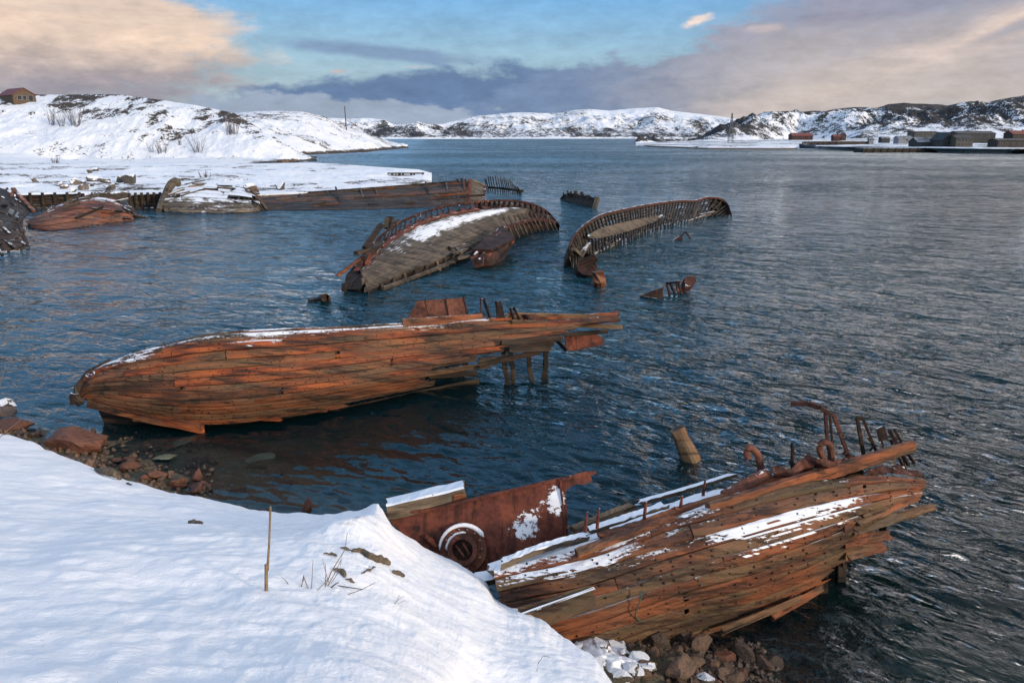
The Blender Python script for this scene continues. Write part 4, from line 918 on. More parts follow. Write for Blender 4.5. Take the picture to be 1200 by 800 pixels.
bk([at_z(613, 727, 1.0), at_z(696, 697, 1.5)], 'wood_front', w=.42, h=.05, rag=.02, sn=.0, up=(0, -.93, .3)); bk([at_z(612, 720, 1.12), at_z(697, 689, 1.62)], 'wood_snowy', w=.05, h=.08, rag=.02, sn=.12)
# frames in the hole and behind the planking
for px in (640, 700, 760, 820, 880, 935, 962, 985, 1012, 1045):
    pts = [p2(px, q) for q in (.2, .45, .7, .9)]; m1 = MB(); pp = [a-n_*.17 for a, n_ in pts]+[pts[3][0]+[0, .2, -.6]]
    if px < 930 or px > 1000: pp = pp[:-1]
    for p_, q_ in zip(pp[:-1], pp[1:]): m1.beam(p_, q_, .14, .16, n=3, sn=-.6)
    m1.build('frame', M['wood_dark'], root2)
# far side and inside so that it is a body
m1 = MB(); U_ = np.linspace(.12, .97, 40); P0 = S2(U_, 0.02)
m1.grid(np.stack([P0+[0, .02, -.10], P0+[.1, .25, -.7], P0+[.1, .3, -2.6]], 0)[:, :33]); m1.build('far_planking', M['wood_dark'], root2)
# loose snowy timbers along the far edge
for (a0, b0, z0, a1, b1, z1, mt, w_, s_) in ((668, 622, 1.6, 742, 592, 1.7, 'wood_pale', .14, .1), (690, 622, 1.65, 781, 592, 1.85, 'wood_snowy', .16, .35), (700, 630, 1.75, 800, 597, 1.95, 'wood', .16, .1), (745, 590, 1.7, 860, 556, 1.9, 'wood_snowy', .10, .5), (670, 650, 1.75, 790, 608, 1.98, 'wood_front', .14, .1), (790, 598, 1.95, 925, 556, 2.2, 'wood', .10, .25), (585, 662, 1.45, 690, 628, 1.7, 'wood_snowy', .15, .5)):
    m1 = MB(); m1.beam(at_z(a0, b0, z0), at_z(a1, b1, z1), w_, w_*.7, rag=.15, sn=s_-.42, rough=.03, bow=random.uniform(-.05, .06), n=22); m1.build('loose_timber', M[mt], root2)
for px, py in ((824, 577), (686, 616), (700, 612), (797, 597), (755, 604)):
    q = at_z(px, py, 1.95); m1 = MB(); m1.tube([q+[0, 0, -.1], q+[.01, 0, .12], q+[.03, .02, .24]], [.03, .028, .012], 6); m1.build('iron_bolt', M['rust'], root2)
# rusty pipe and crumpled plates on the far edge
m1 = MB(); m1.tube([at_z(848, 581, 2.0), at_z(865, 573, 2.08), at_z(880, 565, 2.15), at_z(899, 556, 2.2)], [.10, .115, .12, .12], 12, sn=-.3); m1.build('rusty_pipe', M['rust_brown'], root2)
def crumple(pts, seed, th=.03, mat='rust_brown', dep=.35, name='crumpled_plate'):
    """sheet through top/bottom pixel pairs, with folds"""
    rs = random.Random(seed); T0 = [at_z(a, b, z)+np.array([0, rs.uniform(-.1, .1), 0]) for a, b, c, d, z, z2 in pts]; B0 = [at_z(c, d, z2) for a, b, c, d, z, z2 in pts]
    n = 28; tq = np.linspace(0, 1, n); A = cr(T0, tq); B = cr(B0, tq); rows_ = []
    for f in np.linspace(0, 1, 6):
        q = A*(1-f)+B*f; q = q+np.stack([vnoise(tq*9+seed, tq*0+f*2), vnoise(tq*9+seed+7, tq*0+f*2), vnoise(tq*9, tq*0+f*3+seed)], 1)*.045; q[:, 1] -= .12*math.sin(f*math.pi); rows_.append(q)
    G = np.stack(rows_); mb = MB(); pc = np.stack([np.repeat(tq[None]*2.5, 6, 0), np.repeat(np.linspace(0, .5, 6)[:, None], n, 1), np.full((6, n), seed*.13)], -1)
    mb.grid(G, pc.reshape(-1, 3), sn=-.25); mb.grid((G+[0, th, -.01]), pc.reshape(-1, 3), sn=-.25, flip=True); return mb.build(name, M[mat], root2)
crumple([(903, 548, 903, 560, 2.35, 2.15), (912, 545, 914, 560, 2.42, 2.15), (925, 549, 927, 558, 2.38, 2.2), (940, 538, 938, 556, 2.55, 2.2), (948, 536, 948, 548, 2.6, 2.35), (960, 536, 962, 547, 2.6, 2.35), (975, 538, 976, 549, 2.55, 2.3)], 3)
crumple([(975, 541, 975, 549, 2.5, 2.3), (990, 538, 992, 547, 2.5, 2.3), (1003, 536, 1006, 544, 2.5, 2.3)], 5)
crumple([(1015, 549, 1015, 556, 2.2, 2.05), (1045, 547, 1045, 554, 2.15, 2.0), (1078, 552, 1078, 558, 1.95, 1.8)], 8, mat='rust_rim')
m1 = MB(); m1.plate([at_z(943, 545, 2.4), at_z(952, 545, 2.4), at_z(951, 560, 2.12), at_z(943, 560, 2.12)], .03); m1.build('bracket_plate', M['rust_brown'], root2)
def hook(pts, r, mat='rust_brown', name='bent_pipe'):
    P = cr([at(a, b, Y) for a, b, Y in pts], np.linspace(0, 1, 22)); m1 = MB(); m1.tube(P, np.linspace(r*1.15, r, 22), 9, sn=-.6); return m1.build(name, M[mat], root2)
Yh = at_z(890, 560, 2.1)[1]+.25; hook([(893, 556, Yh), (891, 544, Yh), (888, 533, Yh), (882, 526, Yh), (877, 525, Yh), (875, 531, Yh), (876.5, 537, Yh)], .06)
Yh = at_z(972, 545, 2.4)[1]+.3; hook([(974, 543, Yh), (974, 530, Yh), (972, 521, Yh), (966, 518, Yh), (961, 521, Yh), (961, 529, Yh), (965, 537, Yh)], .055)
# bent davit
def bar(pts, w_, mat='rust_dark', name='davit_bar', h_=None):
    m1 = MB(); P = [at(a, b, Y) for a, b, Y in pts]
    for p_, q_ in zip(P[:-1], P[1:]): m1.beam(p_, q_, w_, h_ or w_, n=3, sn=-.6)
    return m1.build(name, M[mat], root2)
D = Yh+.1
m1 = MB(); P = [at(926.5, 473, D+.2), at(947, 472.5, D+.1), at(960, 477, D), at(971, 483.5, D)]
for p_, q_ in zip(P[:-1], P[1:]): m1.beam(p_, q_, .10, .075, n=3, sn=-.6)
dv = m1.build('bent_davit', M['rust_rim'], root2)
bar([(967, 484, D), (969, 510, D), (973, 537, D)], .055, 'rust_rim'); bar([(972, 483, D), (975, 515, D), (978, 547, D-.1)], .035)
bar([(976, 484, D), (986, 512, D), (995, 535, D)], .06, 'rust_rim'); bar([(989, 530, D), (998, 537, D)], .07, 'rust_rim')
bar([(1004.5, 490, D+.5), (1008, 510, D+.45), (1013, 537, D+.4)], .06); bar([(1011, 490, D+.5), (1020, 512, D+.45), (1029, 535, D+.4)], .05); bar([(1003, 490, D+.5), (1012, 490, D+.5)], .06)
bar([(1017, 513, D+.45), (1024, 522, D+.4), (1019, 528, D+.4)], .03)
m1 = MB(); m1.plate([at(1027, 502, D+.7), at(1036, 498, D+.7), at(1041, 514, D+.7), at(1030, 517, D+.7)], .03); m1.build('stanchion_plate', M['rust_dark'], root2)
bar([(1033, 514, D+.7), (1036, 528, D+.6), (1032, 540, D+.5)], .03); bar([(1042, 504, D+.8), (1052, 522, D+.75), (1064, 545, D+.6)], .07); bar([(1048, 503, D+.8), (1060, 525, D+.75), (1072, 543, D+.6)], .05); bar([(1043, 515, D+.8), (1058, 545, D+.6)], .04)
bar([(1057, 532, D+.7), (1061, 545, D+.6), (1064, 556, D+.4)], .03, 'wood_pale'); bar([(1048, 537, D+.6), (1050, 555, D+.4)], .035, 'wood_pale')
hook([(929, 551, Yh-.1), (928, 540, Yh-.05), (929, 528, Yh), (928, 519, Yh)], .03, 'rust_dark', 'chain_plate'); bar([(927, 531, Yh), (931, 531, Yh)], .06); bar([(925, 541, Yh), (932, 545, Yh)], .05)
# steel plate with the flanged opening
def plate_at(px, py):
    f = (px-451)/(665-451); Y0 = 13.05-.55*f; yb = 640+18*f; return at(px, py, Y0+(yb-py)/933*Y0*.42)
out = [(451, 601), (490, 600), (505, 594.5), (537, 588), (570, 579), (605, 571), (630, 565), (652, 560), (672, 556), (684, 552.5), (697, 552), (699, 555), (692, 557), (694, 563), (686, 567.5), (676, 567), (667, 571), (663, 576), (665, 600), (666, 625), (665, 645), (650, 652), (632, 655), (614, 657), (602, 650), (590, 660), (570, 672), (545, 678), (520, 664), (500, 645), (480, 634), (462, 616)]
m1 = MB(); G = []; xs = np.linspace(0, 1, 60)
tp = np.array(out[:19]); bt = np.array([(451, 603), (462, 622), (480, 640), (500, 655), (520, 672), (545, 684), (570, 684), (590, 668), (600, 656), (605, 653), (614, 657), (632, 655), (650, 652), (660, 648), (665, 645), (665, 625), (666, 600), (664, 580)])
m1 = MB(); m1.plate([plate_at(*q) for q in out], .025, sn=-.45); plate_o = m1.build('torn_steel_plate', M['rust'], root2)
bmx = bmesh.new(); bmx.from_mesh(plate_o.data); bmesh.ops.triangulate(bmx, faces=bmx.faces[:]); bmesh.ops.subdivide_edges(bmx, edges=[e for e in bmx.edges if e.calc_length() > .35], cuts=7, use_grid_fill=True); bmesh.ops.triangulate(bmx, faces=bmx.faces[:])
pcl = bmx.verts.layers.float_vector['pc']; snl = bmx.verts.layers.float['sn']
o0 = np.array(root2.location); pn = np.cross(plate_at(600, 650)-plate_at(460, 610), plate_at(640, 600)-plate_at(600, 650)); pn /= np.linalg.norm(pn)
for vv in bmx.verts:
    w_ = np.array(vv.co)+o0; dd = (vnoise(w_[0]*1.1, w_[2]*1.3)*.06+vnoise(w_[0]*3.5+4, w_[2]*3.7)*.015); vv.co += Vector(pn*dd)
    vv[pcl] = Vector((w_[0], w_[2]*1.3, .4))
    c1 = np.linalg.norm(w_-plate_at(622, 598)); c4 = abs(w_[0]-plate_at(656, 600)[0]); c2 = np.linalg.norm(w_-plate_at(651, 585)); c3 = np.linalg.norm(w_-plate_at(620, 625))
    vv[snl] = -.15+.55*math.exp(-(c1/.45)**2)+.60*math.exp(-(c2/.25)**2)+.50*math.exp(-(c3/.3)**2)+.35*math.exp(-(c4/.12)**2)
bmx.to_mesh(plate_o.data); bmx.free()
m1 = MB(); m1.beam(plate_at(655, 563)+[.02, -.05, 0], plate_at(663, 643)+[.02, -.05, 0], .03, .05, sn=.45, n=12, rough=.012); m1.beam(plate_at(655, 562)+[.02, -.06, 0], plate_at(668, 557)+[.02, -.06, 0], .03, .05, n=3); m1.build('stiffener', M['rust'], root2)
m1 = MB(); m1.beam(plate_at(452, 602.5)+[0, -.02, 0], plate_at(505, 596)+[0, -.02, 0], .06, .05, sn=-.5, n=8); m1.beam(plate_at(505, 596)+[0, -.02, 0], plate_at(570, 580.5)+[0, -.02, 0], .06, .05, sn=-.5, n=8); m1.beam(plate_at(570, 580.5)+[0, -.02, 0], plate_at(651, 562)+[0, -.02, 0], .06, .05, sn=-.5, n=8); m1.build('top_flange', M['rust'], root2)
# flange ring
cR = plate_at(544, 643); ax = plate_at(600, 632)-plate_at(500, 652); ax /= np.linalg.norm(ax); fn = pn if pn[1] < 0 else -pn; ay = np.cross(ax, fn); ay /= np.linalg.norm(ay); fn = np.cross(ay, ax); fn = fn if fn[1] < 0 else -fn
def circ(r, o_, n=40, sx=1): return [cR+fn*o_+r*sx*math.cos(q)*ax+r*math.sin(q)*ay for q in np.linspace(0, 2*math.pi, n, endpoint=False)]
def annulus(mb, r0, r1, z0, z1, n=40, sn=-.6):
    A = np.array(circ(r0, z1, n)); B = np.array(circ(r1, z1, n)); C = np.array(circ(r1, z0, n)); D_ = np.array(circ(r0, z0, n)); an = np.linspace(0, 6.28, n)
    pc = lambda o_: np.stack([np.cos(an)*.5+o_, np.sin(an)*.5, np.full(n, .3)], 1)
    b = mb.addv(np.concatenate([A, B, C, D_]), np.concatenate([pc(0), pc(.1), pc(.2), pc(.3)]), sn)
    for i in range(n):
        k = (i+1) % n
        for (p_, q_) in ((0, 1), (1, 2), (2, 3), (3, 0)): mb.addf([(b+p_*n+i, b+q_*n+i, b+q_*n+k, b+p_*n+k)])
m1 = MB(); annulus(m1, .26, .42, .03, .085); fl = m1.build('pipe_flange', M['rust_brown'], root2)
m1 = MB(); annulus(m1, .19, .27, -.2, .17); m1.build('flange_collar', M['rust_brown'], fl)
m1 = MB(); m1.plate(circ(.2, .05, 24), .01); m1.build('pipe_opening', M['rust_dark'], fl)
for q in np.linspace(.2, 6.48, 15)[:-1]:
    c = cR+.34*math.cos(q)*ax+.34*math.sin(q)*ay; m1 = MB(); m1.tube([c+fn*.06, c+fn*.125], [.028, .024], 6); m1.build('bolt', M['rust'], fl)
m1 = MB(); pts = [cR+fn*.05+.435*math.cos(q)*ax+.435*math.sin(q)*ay+[0, -.02, 0] for q in np.linspace(2.95, .35, 16)] if ay[2] > 0 else [cR+fn*.05+.435*math.cos(q)*ax-.435*math.sin(q)*ay+[0, -.02, 0] for q in np.linspace(2.95, .35, 16)]
m1.tube(pts, np.r_[.01, np.linspace(.03, .045, 14), .01], 8); m1.build('snow_cap', M['snow'], fl, smooth=True)
m1 = MB(); pts = [cR+fn*.09+.30*math.cos(q)*ax+.30*abs(math.sin(q))*(ay if ay[2] > 0 else -ay) for q in np.linspace(3.0, 1.2, 14)]; m1.tube(pts, np.r_[.008, np.linspace(.03, .02, 12), .008], 7); m1.build('snow_cap', M['snow'], fl, smooth=True)
m1 = MB(); m1.beam(cR+fn*.10-.12*ax-.1*ay, cR+fn*.10+.0*ax+.13*ay, .035, .035); m1.beam(cR+fn*.10+.02*ax-.12*ay, cR+fn*.10+.1*ax+.1*ay, .035, .035); m1.build('inner_spoke', M['rust_brown'], fl)
# bent strap, holes
for (pts) in ([(583, 640), (587, 652), (591, 665)], [(500, 628), (507, 634), (512, 640)]):
    m1 = MB(); P = [plate_at(*q)+fn*.06 for q in pts]; m1.tube(P, [.05, .06, .03], 6, sn=-.6); m1.build('bent_strap', M['rust'], root2)
for (cx, cy, rx, ry) in ((489, 619, 4, 4), (505, 630, 5, 6), (583, 645, 4, 10)):
    m1 = MB(); m1.plate([plate_at(cx+rx*math.cos(q)*random.uniform(.7, 1.1), cy+ry*math.sin(q))+fn*.022 for q in np.linspace(0, 6.28, 10)[:-1]], .01); m1.build('rust_hole', M['rust_dark'], root2)
# wooden beams behind the plate, snow on them
m1 = MB(); m1.beam(at(452, 597, 13.35), at(546, 576, 13.5), .42, .30, up=(0, .1, 1), rag=.08, sn=.28, n=9, rough=.01, taper=1.1); m1.build('snowy_timber', M['wood_snowy'], root2)
m1 = MB(); m1.beam(at(530, 583, 13.3), at(546, 580, 13.35), .16, .16, rag=.04, sn=-.5); m1.build('timber_end', M['wood'], root2)
m1 = MB(); m1.beam(at_z(572, 668, 1.15), at_z(690, 634, 1.45), .25, .12, sn=.08, rag=.1, rough=.03); m1.beam(at_z(555, 680, .9), at_z(640, 662, 1.15), .3, .12, sn=.15, rag=.1, rough=.03); m1.build('deck_ledge', M['wood_snowy'], root2)

# ---------------- grey decked wreck with a rusty bulwark
def interp_rail(pts, n):
    P = np.array([at(*q) for q in pts]); d = np.r_[0, np.cumsum(np.linalg.norm(np.diff(P, axis=0), axis=1))]; d /= d[-1]
    t = np.linspace(0, 1, n); base = cr(P, np.interp(t, d, np.linspace(0, 1, len(P)))); return base
root3 = empty('decked_shipwreck', tuple(at_z(520, 305, 0)), 'heeled wreck with a snowy grey deck, rusty arched bulwark and fallen wheelhouse', 'shipwreck')
N3 = [(425, 341, 40.), (467, 322, 44.), (512, 305, 48.), (555, 286, 54.5), (590, 269, 60), (622, 251, 66)]
F3 = [(422, 317, 42.), (445, 291, 47.5), (472, 272, 51.5), (505, 257, 55.5), (555, 246.5, 61.), (597, 243.5, 65), (622, 249, 67)]
K3 = [(430, 303, 43.5), (437, 286, 47.5), (455, 270, 51.), (480, 255.5, 54.5), (520, 242.5, 59.), (555, 237.5, 62.5), (587, 235.2, 66), (617, 237.5, 69), (640, 247, 71), (656, 265, 69.5)]
n = 90; Nn, Fn, Kn = interp_rail(N3, n), interp_rail(F3, n), interp_rail(K3, n)
hull = MB(); ns = 15
for j in range(ns):
    f0, f1 = j/ns, (j+.95)/ns; e0 = int(RS.randint(0, 3)); e1 = n-int(RS.randint(0, 5)); cam_ = lambda f: .35*math.sin(math.pi*f)
    A = Nn*(1-f0)+Fn*f0+[0, 0, cam_(f0)]; B = Nn*(1-f1)+Fn*f1+[0, 0, cam_(f1)]
    A, B = A[e0:e1], B[e0:e1]; L = np.linspace(0, 30, n)[e0:e1]; r = random.random(); q = np.stack([A, (A+B)/2+[0, 0, .01], B], 0)
    pc = np.stack([np.stack([L, np.full(len(L), w_), np.full(len(L), r)], 1) for w_ in (0, .25, .5)], 0)
    f = (j+.5)/ns; sn = .20*f+.45*np.exp(-((f-.62)/.22)**2)*smooth(.28, .38, L/30)*smooth(.97, .8, L/30)+.12*np.exp(-((f-.5)/.3)**2)-.52+.18*vnoise(L*1.3, L*0+j*.8)
    hull.grid(q, pc.reshape(-1, 3), np.tile(sn+.22, 3)); hull.grid(q-[0, 0, .12], pc.reshape(-1, 3), -.6, flip=True)
hull.build('deck', M['wood_grey'], root3)
# dark side under the near edge
side = MB(); W_ = Nn*[1, 1, 0]; q = np.stack([Nn-[0, 0, .1], Nn*[1, 1, .5]+[.15, .5, 0], W_+[.3, 1.6, -.7]], 0); side.grid(q[:, :int(n*.93)]); side.build('hull_side', M['wood_dark'], root3)
mb = MB(); P = Nn[int(n*.08):int(n*.55)]+[.25, -.45, -.32]; P[:, 2] = np.maximum(P[:, 2], .1)
for a, b in zip(P[:-5:5], P[5::5]): mb.beam(a, b, .16, .20, n=2, sn=-.2)
mb.build('lower_stringer', M['wood_grey'], root3)
for i in range(int(n*.08), int(n*.55), 4):
    m1 = MB(); p = Nn[i]; m1.beam(p+[.1, .1, -.05], p+[.35, -.55, -.5], .13, .10, n=2, sn=-.4); m1.build('broken_beam', M['wood_pale' if i % 3 == 0 else 'wood_dark'], root3)
# rusty rail cap, outer plating behind and stanchions
rail_mb = MB(); A = Kn; r1 = A+[0, -.12, .10]; r2 = A+[0, .28, .06]; r3 = A+[0, .28, -.10]; r4 = A+[0, -.12, -.06]
arc = np.linspace(0, 34, n); pcq = lambda o_: np.stack([arc, np.full(n, o_), np.full(n, .2)], 1)
G = np.stack([r1, r2, r3, r4, r1], 0); rail_mb.grid(G, np.concatenate([pcq(q) for q in (0, .4, .5, .9, 1.)]), -.5, flip=True); rail_mb.build('bulwark_rail', M['rust_rim'], root3)
Fx = np.concatenate([Fn[:-6], np.linspace(Fn[-7], Kn[-1]+[.0, .1, -.1], 6+22)[1:]])[:]; Fx = cr(Fx, np.linspace(0, 1, n))
pl_ = MB(); s0 = int(n*.60); G = np.stack([Kn[s0:]+[0, .15, 0], (Kn[s0:]*.5+Fx[s0:]*.5)+[.0, .55, -.05], Fx[s0:]+[0, .75, -.4], Fx[s0:]*[1, 1, 0]+[.3, 1.0, -.8]], 0); pl_.grid(G); pl_.build('bulwark_plating', M['rust_dark'], root3)
pl_ = MB(); G = np.stack([Kn[:s0+1]*.25+Fx[:s0+1]*.75+[0, .45, 0], Fx[:s0+1]+[0, .5, -.35], Fx[:s0+1]*[1, 1, 0]+[.1, .9, -.8]], 0); pl_.grid(G); pl_.build('hull_side', M['wood_dark'], root3)
for i in range(3, n-4, 2):
    k = Kn[i]; j_ = np.argmin(np.abs(Fx[:, 0]-k[0]-.10)); f = Fx[j_]; m1 = MB(); m1.beam(k+[0, -.04, -.02], f+[.05, .0, -.05], .10, .16, n=2, sn=-.35); m1.build('stanchion', M['rust_dark'], root3)
for i in range(6, n-30, 4):
    k = Kn[i]; f = Fx[np.argmin(np.abs(Fx[:, 0]-k[0]-.2))]; c = k*.35+f*.65; m1 = MB(); m1.plate([f+[-.35, -.02, 0], f+[.45, -.02, 0], c+[.2, .1, 0], c+[-.1, .1, .05]], .03, sn=-.4); m1.build('bracket', M['rust'], root3)
m1 = MB(); c_ = Fn[18:70]+[.1, -.25, .06]; 
for a, b in zip(c_[:-6:6], c_[6::6]): m1.beam(a, b, .30, .12, n=3, sn=-.3)
m1.build('waterway_plank', M['rust'], root3)
# open near side of the bow: curved beam with pale broken frames
Q = interp_rail([(583, 275, 57.5), (590, 268, 59.), (606, 262, 61.5), (630, 257, 66), (648, 259, 68.5), (656, 265, 69.4)], 30); m1 = MB()
for a, b in zip(Q[:-3:3], Q[3::3]): m1.beam(a, b, .18, .22, n=2, sn=-.3)
m1.build('bow_beam', M['rust_rim'], root3)
for i in range(6, 28, 2):
    a = Q[i]; m1 = MB(); m1.beam(a+[0, 0, -.05], a+np.array([-.45, .9, .75])*(.9-.015*i), .10, .10, n=2, sn=-.2); m1.beam(a, a+[.45, -.5, -.9], .10, .10, n=2, sn=.1); m1.build('broken_frame', M['wood_grey'], root3)
# torn end at the left
def b3(x0, y0, Y0, x1, y1, Y1, w_=.18, mt='wood_dark', nm='broken_timber', sn=-.3):
    m1 = MB(); m1.beam(at(x0, y0, Y0), at(x1, y1, Y1), w_, w_*.7, rag=.1, sn=sn); m1.build(nm, M[mt], root3)
b3(395, 323.5, 42, 424, 302, 43.2, .2, 'wood'); b3(427, 291, 44, 447, 263, 45.5, .3, 'wood_dark'); b3(416, 297, 43.5, 437, 291, 44.5, .3); b3(425, 303, 43, 446, 285, 46, .35, 'wood_dark')
b3(452, 268, 47, 453.5, 255, 47.5, .25); b3(456, 268, 47.5, 459, 254, 47.8, .3); b3(462, 262, 49, 468, 258, 49.3, .2); b3(420, 312, 42.5, 440, 284, 46, .25, 'rust_rim')
b3(403, 342, 40.8, 404, 332, 41, .25); b3(430, 312, 42.8, 432, 297, 43.6, .25, 'rust'); b3(438, 300, 44.5, 445, 288, 46.5, .2, 'wood')
m1 = MB(); m1.plate([at(404, 341, 41.4), at(407, 325, 42.2), at(416, 314, 43), at(424, 317, 42.6), at(431, 325, 41.8), at(428, 333, 41.2), at(424, 342, 40.9)], .3); m1.build('dark_interior', M['wood_dark'], root3)  # dark plate standing in for the shaded interior at the torn end
m1 = MB(); m1.plate([at(423, 322, 42.0), at(430, 303, 43.3), at(441, 289, 46.3), at(450, 283, 47.5), at(442, 296, 45), at(432, 312, 42.9)], .05); m1.build('torn_hull_plate', M['rust'], root3)
# fallen wheelhouse
def quad3(nm, pts, mt, par=None, th=.06, sn=-.9):
    m1 = MB(); m1.plate([at(*q) for q in pts], th, sn=sn); return m1.build(nm, M[mt], par or root3)
wh = quad3('wheelhouse', [(553, 296, 50), (576, 297, 49.6), (598, 286, 52), (603, 282, 53.5), (597, 276, 56), (588, 268, 57), (577, 279, 54), (566, 285, 52)], 'rust_dark', th=.5)
quad3('wheelhouse_wall', [(555, 313.5, 48.6), (576, 312.5, 48.6), (589, 306, 49.5), (603, 282, 53), (597, 286, 51.8), (577, 297, 49.4), (560, 300, 49)], 'rust_dark', wh, .3)
quad3('wheelhouse_wall', [(551, 302, 49), (558, 297, 49.3), (567, 301, 48.6), (566, 312, 48), (556, 314.5, 48.3)], 'rust_brown', wh)
quad3('window', [(555, 303, 48.7), (559, 301, 48.7), (560, 306, 48.3), (556, 308, 48.3)], 'rust_dark', wh, .02)
quad3('window', [(561, 304, 48.4), (564, 304, 48.3), (564, 309, 47.9), (561, 309, 48.)], 'rust_dark', wh, .02)
quad3('door_panel', [(574, 282, 52.5), (586, 271, 55), (598, 277, 55), (590, 287, 52)], 'rust_brown', wh, .05)
quad3('door_opening', [(580, 283, 52), (588, 275, 54), (594, 278, 54), (588, 286, 51.7)], 'rust_dark', wh, .06)
for q in ((562, 305, 48.5, 573, 288, 51), (556, 300, 49, 570, 281, 53), (568, 296, 50, 582, 276, 54), (583, 270, 56, 600, 279, 54), (575, 283, 52.5, 584, 269, 56)):
    m1 = MB(); m1.beam(at(*q[:3]), at(*q[3:]), .16, .14, n=3, sn=-.1); m1.build('house_beam', M['rust_brown'], wh)
for q in ((526, 290, 50.8, 545, 287, 51.8), (530, 298, 49.5, 548, 292, 50.6), (536, 303, 49., 551, 300, 49.4), (534, 290, 50.5, 541, 297, 49.8)):
    m1 = MB(); m1.beam(at(*q[:3]), at(*q[3:]), .22, .16, n=3, sn=-.05); m1.build('hatch_debris', M['wood_grey'], root3)

# ---------------- ribbed skeleton wreck
root4 = empty('ribbed_shipwreck', tuple(at_z(740, 270, 0)), 'bare skeleton of curved ribs with a snowy strip of deck, right of the decked wreck', 'shipwreck')
R4 = [(667, 302, 56.), (667, 290, 58.5), (671, 280, 61), (679, 269, 65), (692, 259, 69), (707, 251.5, 73), (732, 245.5, 77), (760, 240, 82), (795, 235.5, 88), (815, 235.3, 92), (828, 231.5, 95), (843, 232.5, 95), (852, 239, 93), (857, 252, 88)]
B4 = [(668, 316, 54.6), (676, 311, 56), (684, 305, 58), (700, 297, 61), (720, 289, 64), (740, 280.5, 68.2), (757, 273, 72.5), (782, 264.5, 77.8), (800, 260, 81), (827, 254.5, 85.5), (843, 253, 86.6), (857, 253, 86.6)]
B4 = [(a, b, at_z(a, b, .06)[1]) for a, b, c in B4]
_bx = [q[0] for q in B4]; _by = [q[2] for q in B4]; Yw4 = lambda px, o=1.4: float(np.interp(px, _bx, _by))+o
R4 = [(a, b, Yw4(a, min(3.2, .8+.8*i))) for i, (a, b, c) in enumerate(R4)]; R4[-1] = (857, 252, Yw4(857, .3))
n = 110; Rn, Bn = interp_rail(R4, n), interp_rail(B4, n)
def arcs(i, f):   # inside face of the far hull side between the low near edge (f=0) and the rim (f=1)
    a, b = Bn[i], Rn[i]; c = a*(1-f)+b*f; sag = np.sin(np.pi*f)**1.; return c+np.array([.2, .9, -.08])*sag
mb = MB(); rail4 = np.stack([Rn+[0, -.2, .08], Rn+[0, .2, .08], Rn+[0, .2, -.12], Rn+[0, -.2, -.12], Rn+[0, -.2, .08]], 0); mb.grid(rail4, sn=-.12, flip=True); mb.build('rim_timber', M['rust_rim'], root4)
mb = MB(); nf = 9
for k in range(nf):
    f0, f1 = .12+.86*k/nf, .12+.86*(k+.72)/nf; s0 = random.randint(0, 5); s1_ = n-random.randint(0, 3)
    G = np.stack([np.array([arcs(i, f0) for i in range(n)]), np.array([arcs(i, f1) for i in range(n)])], 0)[:, s0:s1_]+[.1, .35, -.05]; G[..., 2] = np.where(G[..., 2] < -.4, -.4, G[..., 2])
    if k in (3, 6): 
        for c0 in range(0, n-12, 16): mb.grid(G[:, c0:c0+12], sn=-.3)
    else: mb.grid(G, sn=-.3)
mb.build('side_planking', M['wood_black'], root4)
for i in range(2, n-3, 2):
    m1 = MB(); fs_ = np.linspace(-.02 if i % 5 else .1, .98, 7); P = [arcs(i, f) for f in fs_]; m1.tube(P, np.linspace(.07, .09, 7), 5, sn=-.10); m1.build('rib', M['wood_black'], root4)
for i in range(4, int(n*.9), 3):
    b = Bn[i]; m1 = MB(); m1.beam(b+[-.1, -.1, -.3], b+np.array([-.45, .9, .75])*random.uniform(.6, 1.1), .10, .10, n=2, sn=.05); m1.build('broken_frame', M['wood_grey' if i % 4 == 0 else 'wood_black'], root4)
mb = MB(); G0 = interp_rail([(q, y_, Yw4(q, 1.7)) for q, y_ in ((688, 276), (705, 267), (732, 260), (760, 254.5), (776, 251.5))], 40); G1 = interp_rail([(q, y_, Yw4(q, 1.)) for q, y_ in ((690, 277), (708, 276), (740, 268), (765, 259), (777, 252.5))], 40)
mb.grid(np.stack([G0, G0*.66+G1*.34, G0*.33+G1*.67, G1], 0), sn=.16, flip=True); mb.grid(np.stack([G0, G1], 0)-[0, 0, .12], sn=-.5); mb.build('deck_remnant', M['wood_grey'], root4)
for (x0, y0, Y0, x1, y1, Y1, w_) in ((790, 265, 79, 832, 251, 88, .28), (812, 255, 84, 818, 240, 88, .25), (692, 300, 59.5, 722, 287, 64, .25), (820, 252, 85, 838, 248, 88, .2), (716, 287, 65, 726, 281, 66, .2), (708, 284, 63, 724, 289, 64, .15), (680, 300, 60, 690, 286, 62, .3), (672, 292, 59.5, 680, 300, 58.5, .3)):
    m1 = MB(); m1.beam(at(x0, y0, Yw4(x0, .8)), at(x1, y1, Yw4(x1, .9)), w_, w_*.7, sn=.12); m1.build('loose_timber', M['wood_grey'], root4)
mb = MB(); Q = Rn[int(n*.88):]; G = np.stack([Q, Q*[1, 1, .5]+[-.1, .6, 0], Q*[1, 1, 0]+[-.3, .9, -.4]], 0); mb.grid(G, sn=-.5); mb.build('bow_plating', M['rust_dark'], root4)
mb = MB(); Q = Rn[:int(n*.2)]; G = np.stack([Q+[-.05, .1, 0], Q*[1, 1, .5]+[-.25, .35, 0], Q*[1, 1, 0]+[-.3, .4, -.4]], 0); mb.grid(G, sn=-.3); mb.build('stern_planking', M['wood_black'], root4)

